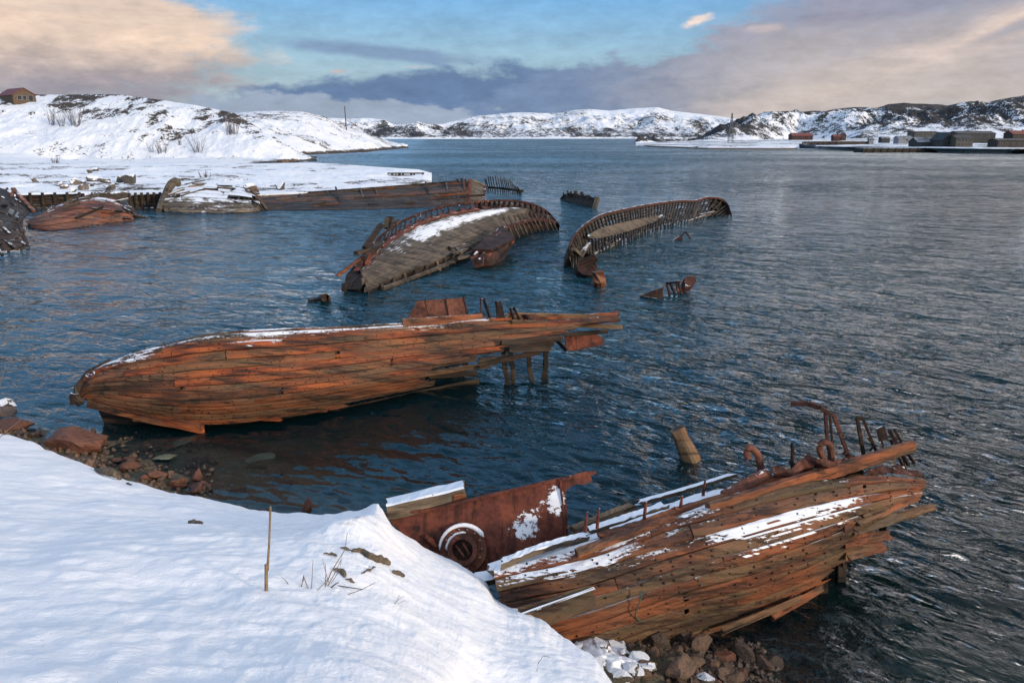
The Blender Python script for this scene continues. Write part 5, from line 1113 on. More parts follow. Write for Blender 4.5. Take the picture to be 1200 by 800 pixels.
# ---------------- small things standing in the water
def stump(name, pts, rads, mat, label, cat, sn=-.3, k=12, group=None, hollow=False):
    P = [at_z(*q) if len(q) == 3 else np.array(q[:3]) for q in pts]; t = empty(name, (P[0][0], P[0][1], 0), label, cat, group)
    mb = MB(); mb.tube(P, rads, k, sn=sn)
    for v_ in mb.v: v_ += RS.uniform(-.02, .02, v_.shape)
    mb.build('trunk' if cat == 'mooring post' else 'shell', M[mat], t)
    d = P[-1]-P[-2]; d /= np.linalg.norm(d); m1 = MB(); m1.tube([P[-1]-d*.02, P[-1]+d*.012], [rads[-1]*.62, rads[-1]*.5], k, sn=-.2); m1.build('top_face', M['wood_dark'] if not hollow else M['rust_dark'], t)
    return t
a = at_z(809, 538, 0); b = at(794, 502, a[1]+.05); t = empty('wooden_pile', (a[0], a[1], 0), 'thick leaning wooden pile standing alone in the water behind the front wreck', 'pile')
d = (b-a); mb = MB(); P = [a-d*.6, a, a+d*.35, a+d*.7, b]; rr_ = [.235, .23, .22, .21, .20]; mb.tube(P, rr_, 16, sn=-.6)
ar = np.concatenate(mb.v); k_ = 16
for i in range(len(ar)): ar[i] += d/np.linalg.norm(d)*0; 
mb.v = [ar+1.5*np.stack([vnoise(ar[:, 0]*9, ar[:, 2]*3), vnoise(ar[:, 1]*9+5, ar[:, 2]*3), vnoise(ar[:, 0]*20, ar[:, 1]*20)*.6], 1)*.025]; mb.build('trunk', M['wood_pale'], t)
mb = MB(); dn = d/np.linalg.norm(d); mb.tube([b-dn*.05, b+dn*.008], [.15, .11], 12, sn=-.6); mb.build('top_face', M['wood_dark'], t)
Y0 = at_z(703, 336, 0)[1]
stump('rusty_post', [(703, 338, -.2), tuple(at(702, 327, Y0))+(0,), tuple(at(701, 318, Y0))+(0,)], [.36, .36, .35], 'wood', 'short reddish brown post beside the dark tilted cone', 'post')
Y0 = at_z(688, 324, 0)[1]; stump('steel_funnel', [(684, 324, -.3), tuple(at(688, 313, Y0))+(0,), tuple(at(693, 302, Y0+.4))+(0,)], [.75, .62, .42], 'rust_dark', 'dark tilted rusty cone at the near end of the ribbed wreck', 'funnel', hollow=True)
# ribs and hulk far out
def ribrow(name, label, pts, hts, n, par_w=.16, mat='wood_black', lean=0.):
    P = interp_rail([(a, b, at_z(a, b, 0)[1]) for a, b in pts], n); t = empty(name, tuple(P[n//2]), label, 'shipwreck')
    for i, p in enumerate(P):
        h_ = np.interp(i/(n-1), np.linspace(0, 1, len(hts)), hts)*random.uniform(.75, 1.1); m1 = MB(); m1.beam(p+[0, 0, -.6], p+[lean, .1, h_], par_w*2, par_w, n=2, sn=-.3); m1.build('rib', M[mat], t)
    m1 = MB()
    for a, b in zip(P[:-1], P[1:]): m1.beam(a+[0, .1, .35], b+[0, .1, .35], .2, .3, n=1, sn=-.4)
    m1.build('keel_timber', M[mat], t); return t
ribrow('wreck_ribs', 'distant row of upright ribs just right of the timber jetty hull', [(572, 222.5), (590, 224), (613, 227)], [1.9, 2.3, 1.6, .6], 19, .13, lean=-.5)
t = empty('hulk_remnant', tuple(at_z(680, 241, 0)), 'smallest dark jagged hulk far out in open water', 'shipwreck')
A4 = interp_rail([(a_, b_, at_z(a_, b_, 0.)[1]) for a_, b_ in ((657, 233.5), (672, 238), (690, 242.5), (696, 243))], 26); B4_ = interp_rail([(a_, b_, at_z(a_, c_, 0.)[1]+1.5) for a_, b_, c_ in ((657, 231.5, 233.5), (667, 226, 237), (679, 228.5, 240), (691, 229.5, 243), (699, 234, 243.5))], 26)
mb = MB(); mb.grid(np.stack([A4-[0, 0, .6], A4*.5+B4_*.5+[0, .3, -.1], B4_], 0), sn=-.45); mb.build('hull_side', M['wood_black'], t)
for i in range(0, 26, 1):
    p = B4_[i]; m1 = MB(); m1.beam(p-[0, 0, .6], p+[random.uniform(-.2, .2), 0, random.uniform(-.1, .45)], .22, .2, n=1, sn=-.1 if i % 4 else .1); m1.build('rib', M['wood_black'], t)
m1 = MB(); m1.beam(A4[-1]-[0, 0, .4], B4_[-1]+[.1, 0, .2], .5, .4, n=3, sn=-.1); m1.build('stem_post', M['wood_grey'], t)
t = empty('wreck_fragment', tuple(at_z(785, 348, 0)), 'half sunk wreck fragment with a wedge plate, bent rods and a rusty box', 'wreck part'); Y0 = at_z(765, 348, 0)[1]
m1 = MB(); m1.plate([at(750, 347.5, Y0), at(765, 341, Y0), at(777.5, 337, Y0), at(776, 342, Y0), at(778, 351, Y0-.2), at(768, 350, Y0-.2)], .25); m1.build('wedge_plate', M['rust_dark'], t)
for x0, y0, x1, y1 in ((781, 332, 787, 351), (785, 331, 793, 349), (792, 330, 796, 346), (795, 331, 799, 345), (780, 332, 798, 330)):
    m1 = MB(); m1.beam(at(x0, y0, Y0+1), at(x1, y1, Y0+.5), .10, .10, n=3, sn=-.3); m1.build('bent_rod', M['rust_dark'], t)
m1 = MB(); m1.plate([at(800, 329, Y0+1.5), at(804, 327, Y0+1.6), at(812, 326, Y0+1.7), at(814, 332, Y0+1.5), at(811, 337, Y0+1.3), at(801, 341, Y0+1)], .5, sn=.0); m1.build('rusty_box', M['rust_rim'], t)
t = empty('wreck_fragment', tuple(at_z(798, 280, 0)), 'tiny dark fin with a bent rod beside the ribbed wreck', 'wreck part'); Y0 = at_z(797, 281, 0)[1]
m1 = MB(); m1.plate([at(789, 281, Y0), at(797, 276, Y0), at(803, 271.5, Y0), at(799, 277, Y0), at(800, 281.5, Y0)], .2); m1.build('fin_plate', M['rust_dark'], t)
m1 = MB(); m1.tube([at(802, 272, Y0), at(804, 272.5, Y0), at(809, 280, Y0)], .07, 5); m1.build('bent_rod', M['rust_dark'], t)
m1 = MB(); Q = at_z(359, 353, -.05), at_z(385, 349.5, .05); m1.beam(Q[0], Q[1], .45, .18, rag=.3, n=8, rough=.05); m1.tube([at_z(378, 350, 0), at_z(381, 349, .25), at_z(385, 350, .1)], [.25, .22, .15], 7); tag(m1.build('drifting_timber', M['wood_dark']), 'dark waterlogged timber barely above the water left of the decked wreck', 'driftwood')

# ---------------- old jetty hull with a squared stern
root5 = empty('jetty_hulk', tuple(at_z(470, 244, 0)), 'long dark timber hulk serving as a jetty wall with a squared rusty stern', 'shipwreck')
top5 = interp_rail([(300, 231, 95.5), (340, 228, 98), (372, 225.5, 99.5), (455, 219.5, 101), (500, 216, 101.5), (542, 212.5, 101.5), (551, 212, 101)], 80)
bot5 = interp_rail([(300, 247, at_z(300, 247, 0)[1]), (372, 246.5, at_z(372, 246.5, 0)[1]), (455, 245, at_z(455, 245, 0)[1]), (520, 242, at_z(520, 242, 0)[1]), (548, 239.5, at_z(548, 239.5, 0)[1])], 80)
mb = MB(); rows5 = 8
for k in range(rows5):
    f0, f1 = k/rows5, (k+.93)/rows5; A = top5*(1-f0)+bot5*f0+[0, -.5*math.sin(math.pi*f0), 0]; B = top5*(1-f1)+bot5*f1+[0, -.5*math.sin(math.pi*f1), 0]; r = random.random(); ar_ = np.linspace(0, 30, 80)
    pc = np.stack([np.stack([ar_, np.full(80, o_), np.full(80, r)], 1) for o_ in (0, .2, .4)]); G = np.stack([A, (A+B)/2+[0, -.06, 0], B]); G[..., 2] -= .0; mb.grid(G, pc.reshape(-1, 3), -.6+.35*(k == 0), mi=1 if k in (0, 2, 3) else 0)
mb.grid(np.stack([bot5+[0, .2, .05], bot5+[0, .6, -.8]])); mb.build('hull_planking', [M['wood_dark'], M['wood_brown']], root5)
for i in range(26):
    j_ = random.randint(2, 76); f_ = random.uniform(.0, .8); q = (top5[j_]*(1-f_)+bot5[j_]*f_)+[0, -.55, 0]; L_ = random.uniform(1., 4.); m1 = MB(); dr_ = (top5[min(79, j_+3)]-top5[j_]); dr_ = dr_/np.linalg.norm(dr_)
    if i % 3: m1.beam(q, q+dr_*L_+[0, 0, random.uniform(-.15, .15)], .14, random.uniform(.12, .26), n=4, rag=.3, sn=-.1, rough=.03)
    else: m1.beam(top5[j_]+[0, -.35, random.uniform(0, .5)], bot5[j_]+[random.uniform(-.2, .2), -.35, -.3], .2, .16, n=5, sn=-.2, rough=.02)
    m1.build('broken_timber', M[['wood_dark', 'wood_brown', 'wood_black', 'wood_grey'][i % 4]], root5)
mb = MB()
for a, b in zip(top5[20:-1:6], top5[26::6]): mb.beam(a+[0, -.05, .05], b+[0, -.05, .05], .3, .22, n=3, sn=-.12)
mb.build('sheer_timber', M['wood_dark'], root5)
mb = MB(); sk = top5*.55+bot5*.45+[0, -.62, 0]
for a, b in zip(sk[35:-7:8], sk[43::8]): mb.beam(a, b, .12, .22, n=3, sn=-.3)
mb.build('rubbing_strake', M['wood_dark'], root5)
c0, c1 = top5[-1], bot5[-1]; d0, d1 = at(568.5, 219.5, 104), at_z(565, 238, 0)
m1 = MB(); m1.plate([c0, at(560, 214.5, 102.5), d0, at(567, 230, 103.5), at_z(563, 240, -.2), c1-[0, 0, .4]], .15, sn=-.2); m1.build('transom', M['wood_grey'], root5)
m1 = MB(); m1.beam(c0+[0, -.1, .1], c1+[0, -.1, -.4], .35, .35, n=6, sn=-.4); m1.build('stern_post', M['rust'], root5)
m1 = MB(); m1.beam(d0+[0, -.1, .1], d1+[0, -.1, -.4], .35, .35, n=6, sn=-.3); m1.build('stern_post', M['rust_rim'], root5)
m1 = MB(); m1.beam(at(534, 222, 100), at(536, 238, 98.4), .22, .2, n=3, sn=-.2); m1.build('fender', M['wood_pale'], root5)
m1 = MB(); m1.beam(c0+[0, 0, .15], at(560, 214, 102.5), .3, .18, sn=.15); m1.beam(at(560, 214, 102.5), d0+[0, 0, .15], .3, .18, sn=.4); m1.build('transom_cap', M['wood_snowy'], root5)
for i, (px, py) in enumerate(((536, 211), (541, 210.5), (545, 211))):
    m1 = MB(); q = at(px, py+2, 101.7); m1.beam(q-[0, 0, .3], q+[0, 0, .4], .3, .25, n=1); m1.build('bollard_stub', M['rust_dark'], root5)
mb = MB(); U0 = top5[10:]+[0, .1, -.12]; U1 = top5[10:]+[0, 6.5, -.35]; U1[-25:] = np.linspace(U1[-26], d0+[0, 0, -.1], 25)
mb.grid(np.stack([U0, U1]), sn=.8); mb.build('snowy_deck', M['wood_snowy'], root5)
# pile crib at the tip of the landing
root6 = empty('timber_crib', tuple(at_z(478, 211, 0)), 'collapsed log crib under the snowy tip of the landing', 'crib'); Yc = at_z(478, 211.5, 0)[1]
for i in range(15):
    px = 456+i*2.8; q = at(px, 210, Yc-2+random.uniform(-.5, .5)); q[2] = 0; m1 = MB(); m1.beam(q+[0, 0, -1], q+[random.uniform(-.2, .2), 0, random.uniform(.7, 1.6)], .36, .3, n=2, sn=-.2); m1.build('pile', M['wood_dark'], root6)
for z_ in (.35, .95, 1.35):
    q0, q1 = at(454, 210, Yc-2.3), at(497, 210, Yc-1.8); q0[2] = q1[2] = z_; m1 = MB(); m1.beam(q0, q1, .34, .24, n=12, rag=.4, sn=.2 if z_ > 1 else -.3, rough=.06); m1.build('cross_log', M['wood_dark'], root6)

# ---------------- wrecks along the landing at the left
def ribhull(name, label, A, B, mat, nr, sn, bulge=.8, mats=None, plank_rows=7, cut=()):
    P0, P1 = interp_rail(A, 60), interp_rail(B, 60); t = empty(name, (float(P1[30][0]), float(P1[30][1]), 0), label, 'shipwreck')
    mb = MB()
    for k in range(plank_rows):
        f0, f1 = k/plank_rows, (k+.9)/plank_rows; s0 = random.randint(0, 4); s1_ = 60-random.randint(0, 5); r = random.random(); ar_ = np.linspace(0, 12, 60)
        g = lambda f: P0*(1-f)+P1*f+np.array([0, -bulge, bulge*.35])*math.sin(math.pi*f)
        G = np.stack([g(f0), g((f0+f1)/2)+[0, -.03, .02], g(f1)])[:, s0:s1_]; pc = np.stack([np.stack([ar_, np.full(60, o_+k*.3), np.full(60, r)], 1) for o_ in (0, .13, .26)])[:, s0:s1_]
        if (k in cut): G, pc = G[:, 14:40], pc[:, 14:40]
        sv = sn[k] if k < len(sn) else -.6
        mb.grid(G, pc.reshape(-1, 3), sv, flip=True); mb.grid(G+[0, .08, -.03], pc.reshape(-1, 3), -.6)
    mb.build('hull_planking', M[mat], t)
    for i in range(3, 58, max(1, 55//nr)):
        m1 = MB(); g = [P0[i]*(1-f)+P1[i]*f+np.array([0, -bulge, bulge*.35])*math.sin(math.pi*f)+[0, .22, -.08] for f in np.linspace(-.04, 1, 6)]; m1.tube(g, .10, 5, sn=-.3); m1.build('rib', M['wood_dark'], t)
    for i in range(16):
        j_ = random.randint(3, 56); f_ = random.uniform(-.05, 1.); q = P0[j_]*(1-f_)+P1[j_]*f_+np.array([0, -bulge, bulge*.35])*math.sin(math.pi*min(1, max(0, f_)))+[0, -.05, .05]; dr_ = P0[min(59, j_+4)]-P0[j_-3]; dr_ = dr_/(np.linalg.norm(dr_)+1e-6)
        m1 = MB(); m1.beam(q, q+dr_*random.uniform(.8, 2.6)+[0, random.uniform(-.3, .2), random.uniform(-.2, .35)], random.uniform(.1, .2), random.uniform(.1, .25), n=4, rag=.25, sn=-.1 if i % 2 else .2, rough=.03); m1.build('broken_board', M[['wood_dark', mat, 'wood_grey', 'wood_black'][i % 4]], t)
    return t, P0, P1
t, a, b = ribhull('overturned_hulk', 'squat wet orange hulk resting at the snowy landing on the left', [(40, 262, 79), (55, 248, 82), (75, 238, 84), (100, 231, 85), (130, 233, 85), (150, 240, 84), (160, 248, 82)], [(38, 268, at_z(38, 268, 0)[1]), (60, 270.5, at_z(60, 270.5, 0)[1]), (90, 267.5, at_z(90, 267.5, 0)[1]), (125, 262, at_z(125, 262, 0)[1]), (150, 259, at_z(150, 259, 0)[1]), (163, 256, at_z(163, 256, 0)[1])], 'wood', 10, [.35, .1, -.2], 1.4)
for q in ((40, 268, 73, 62, 243, 80, .5, 'wood_dark'), (55, 262, 75, 83, 238, 83, .3, 'wood_dark'), (150, 252, 80, 178, 258, 79, .5, 'wood_dark'), (84, 247, 78.5, 150, 233, 84, .22, 'wood_snowy'), (140, 236, 83, 160, 252, 80, .45, 'wood_dark'), (48, 256, 77, 80, 247, 79, .6, 'wood_dark')):
    m1 = MB(); m1.beam(at(*q[:3]), at(*q[3:6]), q[6], q[6]*.8, rag=.15, rough=.05, sn=.0 if 'snowy' not in q[7] else .3); m1.build('loose_timber', M[q[7]], t)
t, a, b = ribhull('flattened_hulk', 'flattened snowy planked hulk with a pale curved stem beside the landing', [(200, 222, 92), (215, 217.5, 94), (240, 215.5, 95), (265, 218, 95), (285, 221, 94), (300, 227, 92)], [(188, 247.5, at_z(188, 247.5, 0)[1]), (215, 249.5, at_z(215, 249.5, 0)[1]), (250, 250, at_z(250, 250, 0)[1]), (280, 249.5, at_z(280, 249.5, 0)[1]), (312, 247.5, at_z(312, 247.5, 0)[1])], 'wood_snowy', 9, [-.1, -.15, -.3, -.35, -.55, -.7, -.7], 1.0, cut=(3,))
P = cr([at(186, 247, 85), at(189, 238, 87), (at(194, 228, 89)), at(200, 217, 90), at(206, 213, 91), at(210, 218, 91)], np.linspace(0, 1, 14)); m1 = MB(); m1.tube(P, np.r_[np.linspace(.28, .5, 11), .5, .4, .2], 8, sn=-.05); m1.build('stem_post', M['wood_grey'], t)
for q in ((293, 220, 92, 313, 246, 87, .3), (288, 222, 92, 306, 247, 87, .25), (283, 229, 90, 299, 248, 86, .25), (262, 226, 90, 258, 240, 87, .2), (212, 230, 88, 240, 222, 91, .3), (297, 220, 92.5, 300, 226, 91.5, .7)):
    m1 = MB(); m1.beam(at(*q[:3]), at(*q[3:6]), q[6], q[6]*.7, rag=.1, sn=-.15); m1.build('broken_timber', M['wood_pale' if q[0] > 280 else 'wood_grey'], t)
t, a, b = ribhull('dark_hulk', 'leftmost dark hulk cut off by the picture edge, boards sloping to the water', [(-70, 225, 72), (-30, 216, 74), (0, 220, 73), (14, 228, 71), (26, 238, 69), (36, 246, 67)], [(-75, 315, 48), (-40, 305, 52), (0, 295, 55), (14, 294, 56), (28, 289, 57), (30, 284, 59)], 'wood_dark', 9, [-.2, -.3, -.3], 1.0, cut=(2,))
for q in ((0, 263, 62, 30, 288, 57, .22), (8, 252, 65, 28, 272, 60, .22), (0, 278, 58, 20, 292, 56, .25), (15, 221, 72, 40, 248, 66, .3), (-10, 240, 67, 18, 262, 62, .3), (2, 268, 60, 26, 276, 59, .2), (17, 221, 72, 13, 232, 70, .25)):
    m1 = MB(); m1.beam(at(*q[:3]), at(*q[3:6]), q[6], q[6]*.7, rag=.1, sn=.0); m1.build('broken_board', M['wood' if q[0] % 2 else 'wood_dark'], t)
# dark planked wall segments of the landing behind them
for (x0, y0, x1, y1, lb, wk) in ((20, 236, 100, 233, 'low dark timber wall of the landing behind the orange hulk', 'wood_dark'), (152, 232, 192, 233, 'dark boat shaped timber wall between the two left hulks', 'wood_dark')):
    A, B = at_z(x0, 244, 0), at_z(x1, 243, 0); t = empty('landing_wall', tuple((A+B)/2), lb, 'wall')
    for k in range(4):
        m1 = MB(); z_ = .15+k*.36; m1.beam(A+[0, .1*k, z_], B+[0, .1*k, z_+.15], .3, .33, n=14, rag=.3, rough=.04, sn=.35 if k == 3 else -.3); m1.build('wall_log', M[wk], t)
    for f in np.linspace(.05, .95, 6):
        q = A*(1-f)+B*f; m1 = MB(); m1.beam(q+[0, -.3, -.8], q+[.05, -.25, 1.7], .26, .24, n=2, sn=-.2); m1.build('post', M[wk], t)

# ================================================================== STONES
def rock_mesh(seed, mat, flat=.75, sub=3, cuts=11):
    rs = np.random.RandomState(seed); bm = bmesh.new(); bmesh.ops.create_icosphere(bm, subdivisions=sub, radius=1.)
    ns_ = rs.normal(size=(cuts, 3)); ns_ /= np.linalg.norm(ns_, axis=1, keepdims=True); ds = rs.uniform(.45, .85, cuts)
    for vv in bm.verts:
        p = np.array(vv.co)
        for nn, dd in zip(ns_, ds):
            t_ = p@nn
            if t_ > dd: p = p-nn*(t_-dd)
        p = p*(1+.05*math.sin(p[0]*5+seed)+.04*math.sin(p[1]*7+p[2]*5)); p[2] *= flat; vv.co = Vector(p+rs.normal(size=3)*.008)
    me = bpy.data.meshes.new('stone'); bm.to_mesh(me); bm.free(); me.materials.append(mat); return me
LB = {k: [rock_mesh(i*7+s, M[mm], fl) for i in range(6)] for k, (mm, s, fl) in {'red': ('rock_red', 1, .7), 'brown': ('rock', 3, .75), 'snow': ('rock_snow', 5, .8)}.items()}
def stone(kind, p, r, label, group, sink=.3, idx=None, sc=(1, 1, 1), name='stone', cat='stone', rz=None, tilt=.4):
    o = bpy.data.objects.new(name, LB[kind][idx if idx is not None else random.randrange(6)]); col.objects.link(o)
    o.scale = (r*sc[0], r*sc[1], r*sc[2]); o.rotation_euler = (random.uniform(-tilt, tilt), random.uniform(-tilt, tilt), rz if rz is not None else random.uniform(0, 6.28))
    o.location = (p[0], p[1], p[2]+r*sc[2]*.75*(1-2*sink)); return tag(o, label, cat, group)
def ground(px, py):
    p = at_z(px, py, .2)
    for _ in range(6): z = float(shore_z(np.array([p[0]]), np.array([p[1]]), True)[0]); p = at_z(px, py, z)
    return p
G1 = 'stones along the left shore'; G2 = 'bare rubble stones by the front wreck'; G3 = 'snow covered rubble by the front wreck'; G4 = 'stones under the shallow water'
# named big ones
stone('red', ground(95, 524)-[0, 0, .02], .95, 'biggest red brown boulder on the left shore', G1, .42, 2, (1.25, .75, .75), 'boulder', 'boulder', .2, .1)
stone('red', ground(12, 502), .55, 'low dark red slab at the left picture edge below the grey stone', G1, .35, 0, (1.6, .8, .5), 'boulder', 'boulder', .1, .1)
stone('snow', at_z(8, 476, .0), .42, 'grey stone in the water at the left picture edge', G1, .3, 1, (1.1, .8, .7), 'boulder', 'boulder')
stone('brown', at_z(6, 487, -.05), .38, 'darker wet stone just below the grey one at the left edge', G1, .35, 3, (1.3, .8, .6), 'boulder', 'boulder')
stone('red', ground(155, 547), .36, 'flat red stone right of the biggest boulder, at the water edge', G1, .3, 3, (1.3, .8, .6), tilt=.15)
stone('red', ground(183, 560), .26, 'tan angular stone touching the snow edge in the shallow water', G1, .2, 4, (1.1, .9, .8))
stone('red', ground(208, 568), .20, 'small tan stone half under water by the snow edge', G1, .3, 5)
stone('red', ground(232, 562), .24, 'pointed red stone, upper of the two in the shallow water', G1, .2, 1, (.8, .8, 1.1))
stone('red', ground(231, 578), .22, 'rounded reddish stone, lower of the two in the shallow water', G1, .2, 2, (1.2, .8, .8))
q = at_z(360, 601, .05); stone('red', q, .19, 'lone orange upright stone poking out beyond the snow crest', G1, .1, 3, (.7, .7, 1.5), tilt=.1)
o = stone('brown', at_z(194, 536, .03), .32, 'pale green square slab just under the water surface', G4, .5, 4, (1., .8, .3), tilt=.1); o.data = rock_mesh(77, M['rock_green'], .4)
o = stone('brown', at_z(219, 516, -.10), .36, 'grey green stone below water near the bow of the orange hull', G4, .5, 2, (1.2, .7, .4), tilt=.1); o.data = rock_mesh(78, M['rock_green'], .4)
o = stone('brown', at_z(306, 536, -.18), .36, 'faint pale green stone lying deeper under water', G4, .5, 2, (1.2, .8, .4), tilt=.1); o.data = rock_mesh(79, M['rock_green'], .4)
cnt = 0
for i in range(44):
    px = random.uniform(-10, 250); ye = np.interp(px, [0, 60, 130, 200, 300], [508, 529, 556, 576, 597]); py = ye-random.uniform(2, 26 if px < 160 else 14)
    if 55 < px < 135 and py < 520: continue
    stone(random.choice(['red', 'red', 'brown']), ground(px, py), random.uniform(.07, .17), 'small reddish rubble stone between the big boulder and the snow edge', G1, .25, sc=(1.2, .9, .8))
for i in range(30):
    px = random.uniform(150, 560); ye = np.interp(px, [150, 200, 300, 400, 450, 560], [560, 576, 597, 600, 600, 600]); py = ye-random.uniform(2, 55)
    p = ground(px, py); p = at_z(px, py, min(-.12, p[2])); stone(random.choice(['red', 'brown', 'brown']), p, random.uniform(.14, .38), 'dim brown stone on the seabed seen through the shallow water', G4, .5, sc=(1.2, 1, .6))
# rubble by the front wreck
big = [(742, 738, .26, 'brown', 'rounded grey brown stone touching the lowest plank of the front wreck'), (780, 733, .27, 'brown', 'orange tinted flat stone right of the rounded one at the plank'), (801, 750, .22, 'brown', 'pale speckled stone below the orange tinted one'), (717, 745, .16, 'brown', 'tan stone at the border of snow and bare rubble'), (728, 732, .2, 'brown', 'wedge stone under the front wreck where the snow ends'),
       (855, 745, .30, 'brown', 'upright brown shard under the hull, right part of the rubble'), (870, 772, .34, 'brown', 'large brown block in the right part of the rubble'), (820, 762, .30, 'brown', 'dark grey slab in the middle of the rubble'), (795, 790, .36, 'brown', 'large brown slab at the bottom of the rubble'), (905, 742, .25, 'red', 'reddish stone at the right end of the rubble'), (770, 755, .26, 'brown', 'flat brown stone in the middle left of the rubble'), (910, 738, .2, 'red', 'rusty orange slab at the water below the broken hull')]
for px, py, r, k, lb in big: stone(k, ground(px, py), r*.78, lb, G2, .15, sc=(1.2, .9, .85))
for i in range(150):
    px = random.uniform(695, 985); py = random.uniform(712, 812)
    lo = np.interp(px, [690, 760, 805, 860, 900, 940, 1000], [715, 722, 742, 735, 725, 745, 790]); 
    if py < lo or (px < 770 and py > 735+ (px-690)*.9): continue
    stone(random.choice(['brown', 'brown', 'brown', 'red']), ground(px, py), random.choice([.06, .08, .1, .13, .17])*random.uniform(.8, 1.2), 'bare brown angular stone in the rubble under the front wreck', G2, .2, sc=(1.25, .9, .8))
snowb = [(668, 728, .26, 'biggest snow capped stone of the pile against the front wreck'), (690, 722, .22, 'snow capped stone leaning on the lowest plank'), (648, 735, .20, 'leftmost snow capped stone at the bank edge'), (700, 730, .18, 'snowy stone right of the biggest one'), (705, 762, .18, 'flat snowy stone at the edge of the bare rubble'), (722, 765, .16, 'rightmost snow capped stone of the pile'), (758, 786, .15, 'lone white capped stone low in the bare rubble'), (825, 798, .14, 'snow capped slab at the bottom picture edge')]
for px, py, r, lb in snowb: stone('snow', ground(px, py), r, lb, G3, .15, sc=(1.2, .9, .85), tilt=.2)
for i in range(48):
    f = random.random(); px = 640+f*100+random.uniform(-18, 40); py = 722+f*72+random.uniform(-12, 14)
    if px > 700 and py < 728: continue
    stone('snow', ground(px, py), random.uniform(.07, .17), 'small snow covered stone on the slope beside the front wreck', G3, .2, sc=(1.2, .9, .75), tilt=.25)
# gravel between them
def gravel(name, label, rng, n, mat, rmin, rmax):
    mb = MB(); ico = bmesh.new(); bmesh.ops.create_icosphere(ico, subdivisions=1, radius=1.); IV = np.array([q.co[:] for q in ico.verts]); IF = [[q.index for q in f.verts] for f in ico.faces]; ico.free()
    px = RS.uniform(rng[0], rng[1], n); py = RS.uniform(rng[2], rng[3], n); p = np.array([at_z(a, b, .1) for a, b in zip(px, py)]); z = shore_z(p[:, 0], p[:, 1])
    for i in range(n):
        q = at_z(px[i], py[i], z[i]); r = RS.uniform(rmin, rmax); V = IV*(r*RS.uniform(.6, 1.3, 3))+RS.normal(size=IV.shape)*r*.16; a_ = RS.uniform(0, 6); V = V@np.array([[math.cos(a_), -math.sin(a_), 0], [math.sin(a_), math.cos(a_), 0], [0, 0, 1]]).T+q
        b = mb.addv(V); mb.addf([tuple(b+k for k in f) for f in IF])
    tag(mb.build(name, mat), label, 'gravel', None, 'stuff')
gravel('loose_gravel', 'fine brown gravel between the rubble stones of the front wreck', (680, 1040, 708, 830), 4200, M['rock'], .02, .085)
gravel('shore_gravel', 'fine red brown gravel along the left shore', (-20, 250, 478, 600), 1100, M['rock'], .03, .09)

# ---- snowy rocks on the landing
for px, py, r, lb in ((112, 200.5, 1.0, 'bare rock poking out highest above the snowy landing'), (106, 203, .8, 'small rock left of the highest one on the landing'), (110, 212, 1.2, 'dark rock in the middle of the heap behind the orange hulk'), (88, 217, 1.1, 'snowy rock at the left of the heap behind the orange hulk'), (122, 214, 1.0, 'snowy rock right of the middle of the heap'), (154, 215, 1.3, 'upright dark fang shaped rock beside the heap'), (98, 222, 1.0, 'low snowy rock nearest the orange hulk'), (130, 222, .9, 'low snowy rock at the right foot of the heap'), (75, 221, .8, 'small leftmost rock of the snowy heap'), (140, 214, .7, 'small dark rock between the heap and the fang shaped rock'), (328, 222, 1.1, 'round boulder on the landing right of the flattened hulk'), (293, 222, .9, 'boulder sitting at the right end of the flattened hulk')):
    p = hit(tJ, px, py); p = at_z(px, py, 1.) if p is None else p; stone('snow', p, r, lb, 'rocks on the snowy landing', .3, sc=(1, .8, 1.3 if 'fang' in lb else .8))
for i in range(12):
    px, py = random.gauss(112, 26), random.gauss(217, 5); p = hit(tJ, px, py)
    if p is not None: stone('snow', p, random.uniform(.3, .6), 'small snowy stone scattered in the heap on the landing', 'rocks on the snowy landing', .3)
for i in range(22):
    px = random.uniform(300, 345) if i < 11 else random.uniform(340, 440); py = (np.interp(px, [300, 330, 362], [193, 191.5, 188]) if i < 11 else np.interp(px, [340, 380, 440], [182, 180.3, 177]))
    p = at_z(px, py, .0); stone('brown', p, random.uniform(.4, 1.3), 'dark shoreline rock at the foot of the snowy hill' if i < 11 else 'dark shoreline rock at the foot of the headland', 'dark rocks along the far left shore', .4)

# ================================================================== FOREGROUND DETAILS
def stems(name, label, cat, lst, mat='stem', group=None):
    mb = MB(); p0 = None
    for pts, r in lst:
        b = on_snow(*pts[0]); p0 = b if p0 is None else p0; P = [b-[0, 0, .05], b]; 
        for px, py in pts[1:]: P.append(at(px, py, b[1]+random.uniform(-.02, .04)))
        n = len(P); mb.tube(P, np.linspace(r, r*.5, n), 6)
    o = mb.build(name, M[mat]); o.data.transform(Matrix.Translation(-Vector(p0))); o.location = p0; return tag(o, label, cat, group)
b = on_snow(312, 692); t = empty('garden_cane', b, 'tall thin cane splinted at its foot, standing in the snow', 'cane')
m1 = MB(); m1.tube([b-[0, 0, .1], b+[0, 0, .0], at(312, 661, b[1])], [.019, .018, .017], 6); m1.build('lower_piece', M['stem'], t)
m1 = MB(); m1.tube([at(313.5, 668, b[1]+.02), at(315.5, 635, b[1]+.03), at(317, 593, b[1]+.04)], [.013, .011, .010], 6); m1.build('upper_piece', M['stem'], t)
stems('dry_stalks', 'tallest bundle of dry yellow stalks in the snow hollow right of the cane', 'plant', [([(381, 687), (388, 670), (396, 657), (404, 644), (407, 624)], .007), ([(384, 686), (392, 672), (400, 655)], .006), ([(386, 684), (381, 668), (378, 655)], .004), ([(388, 683), (398, 668), (401, 650)], .005), ([(372, 691), (381, 682), (388, 672)], .005)])
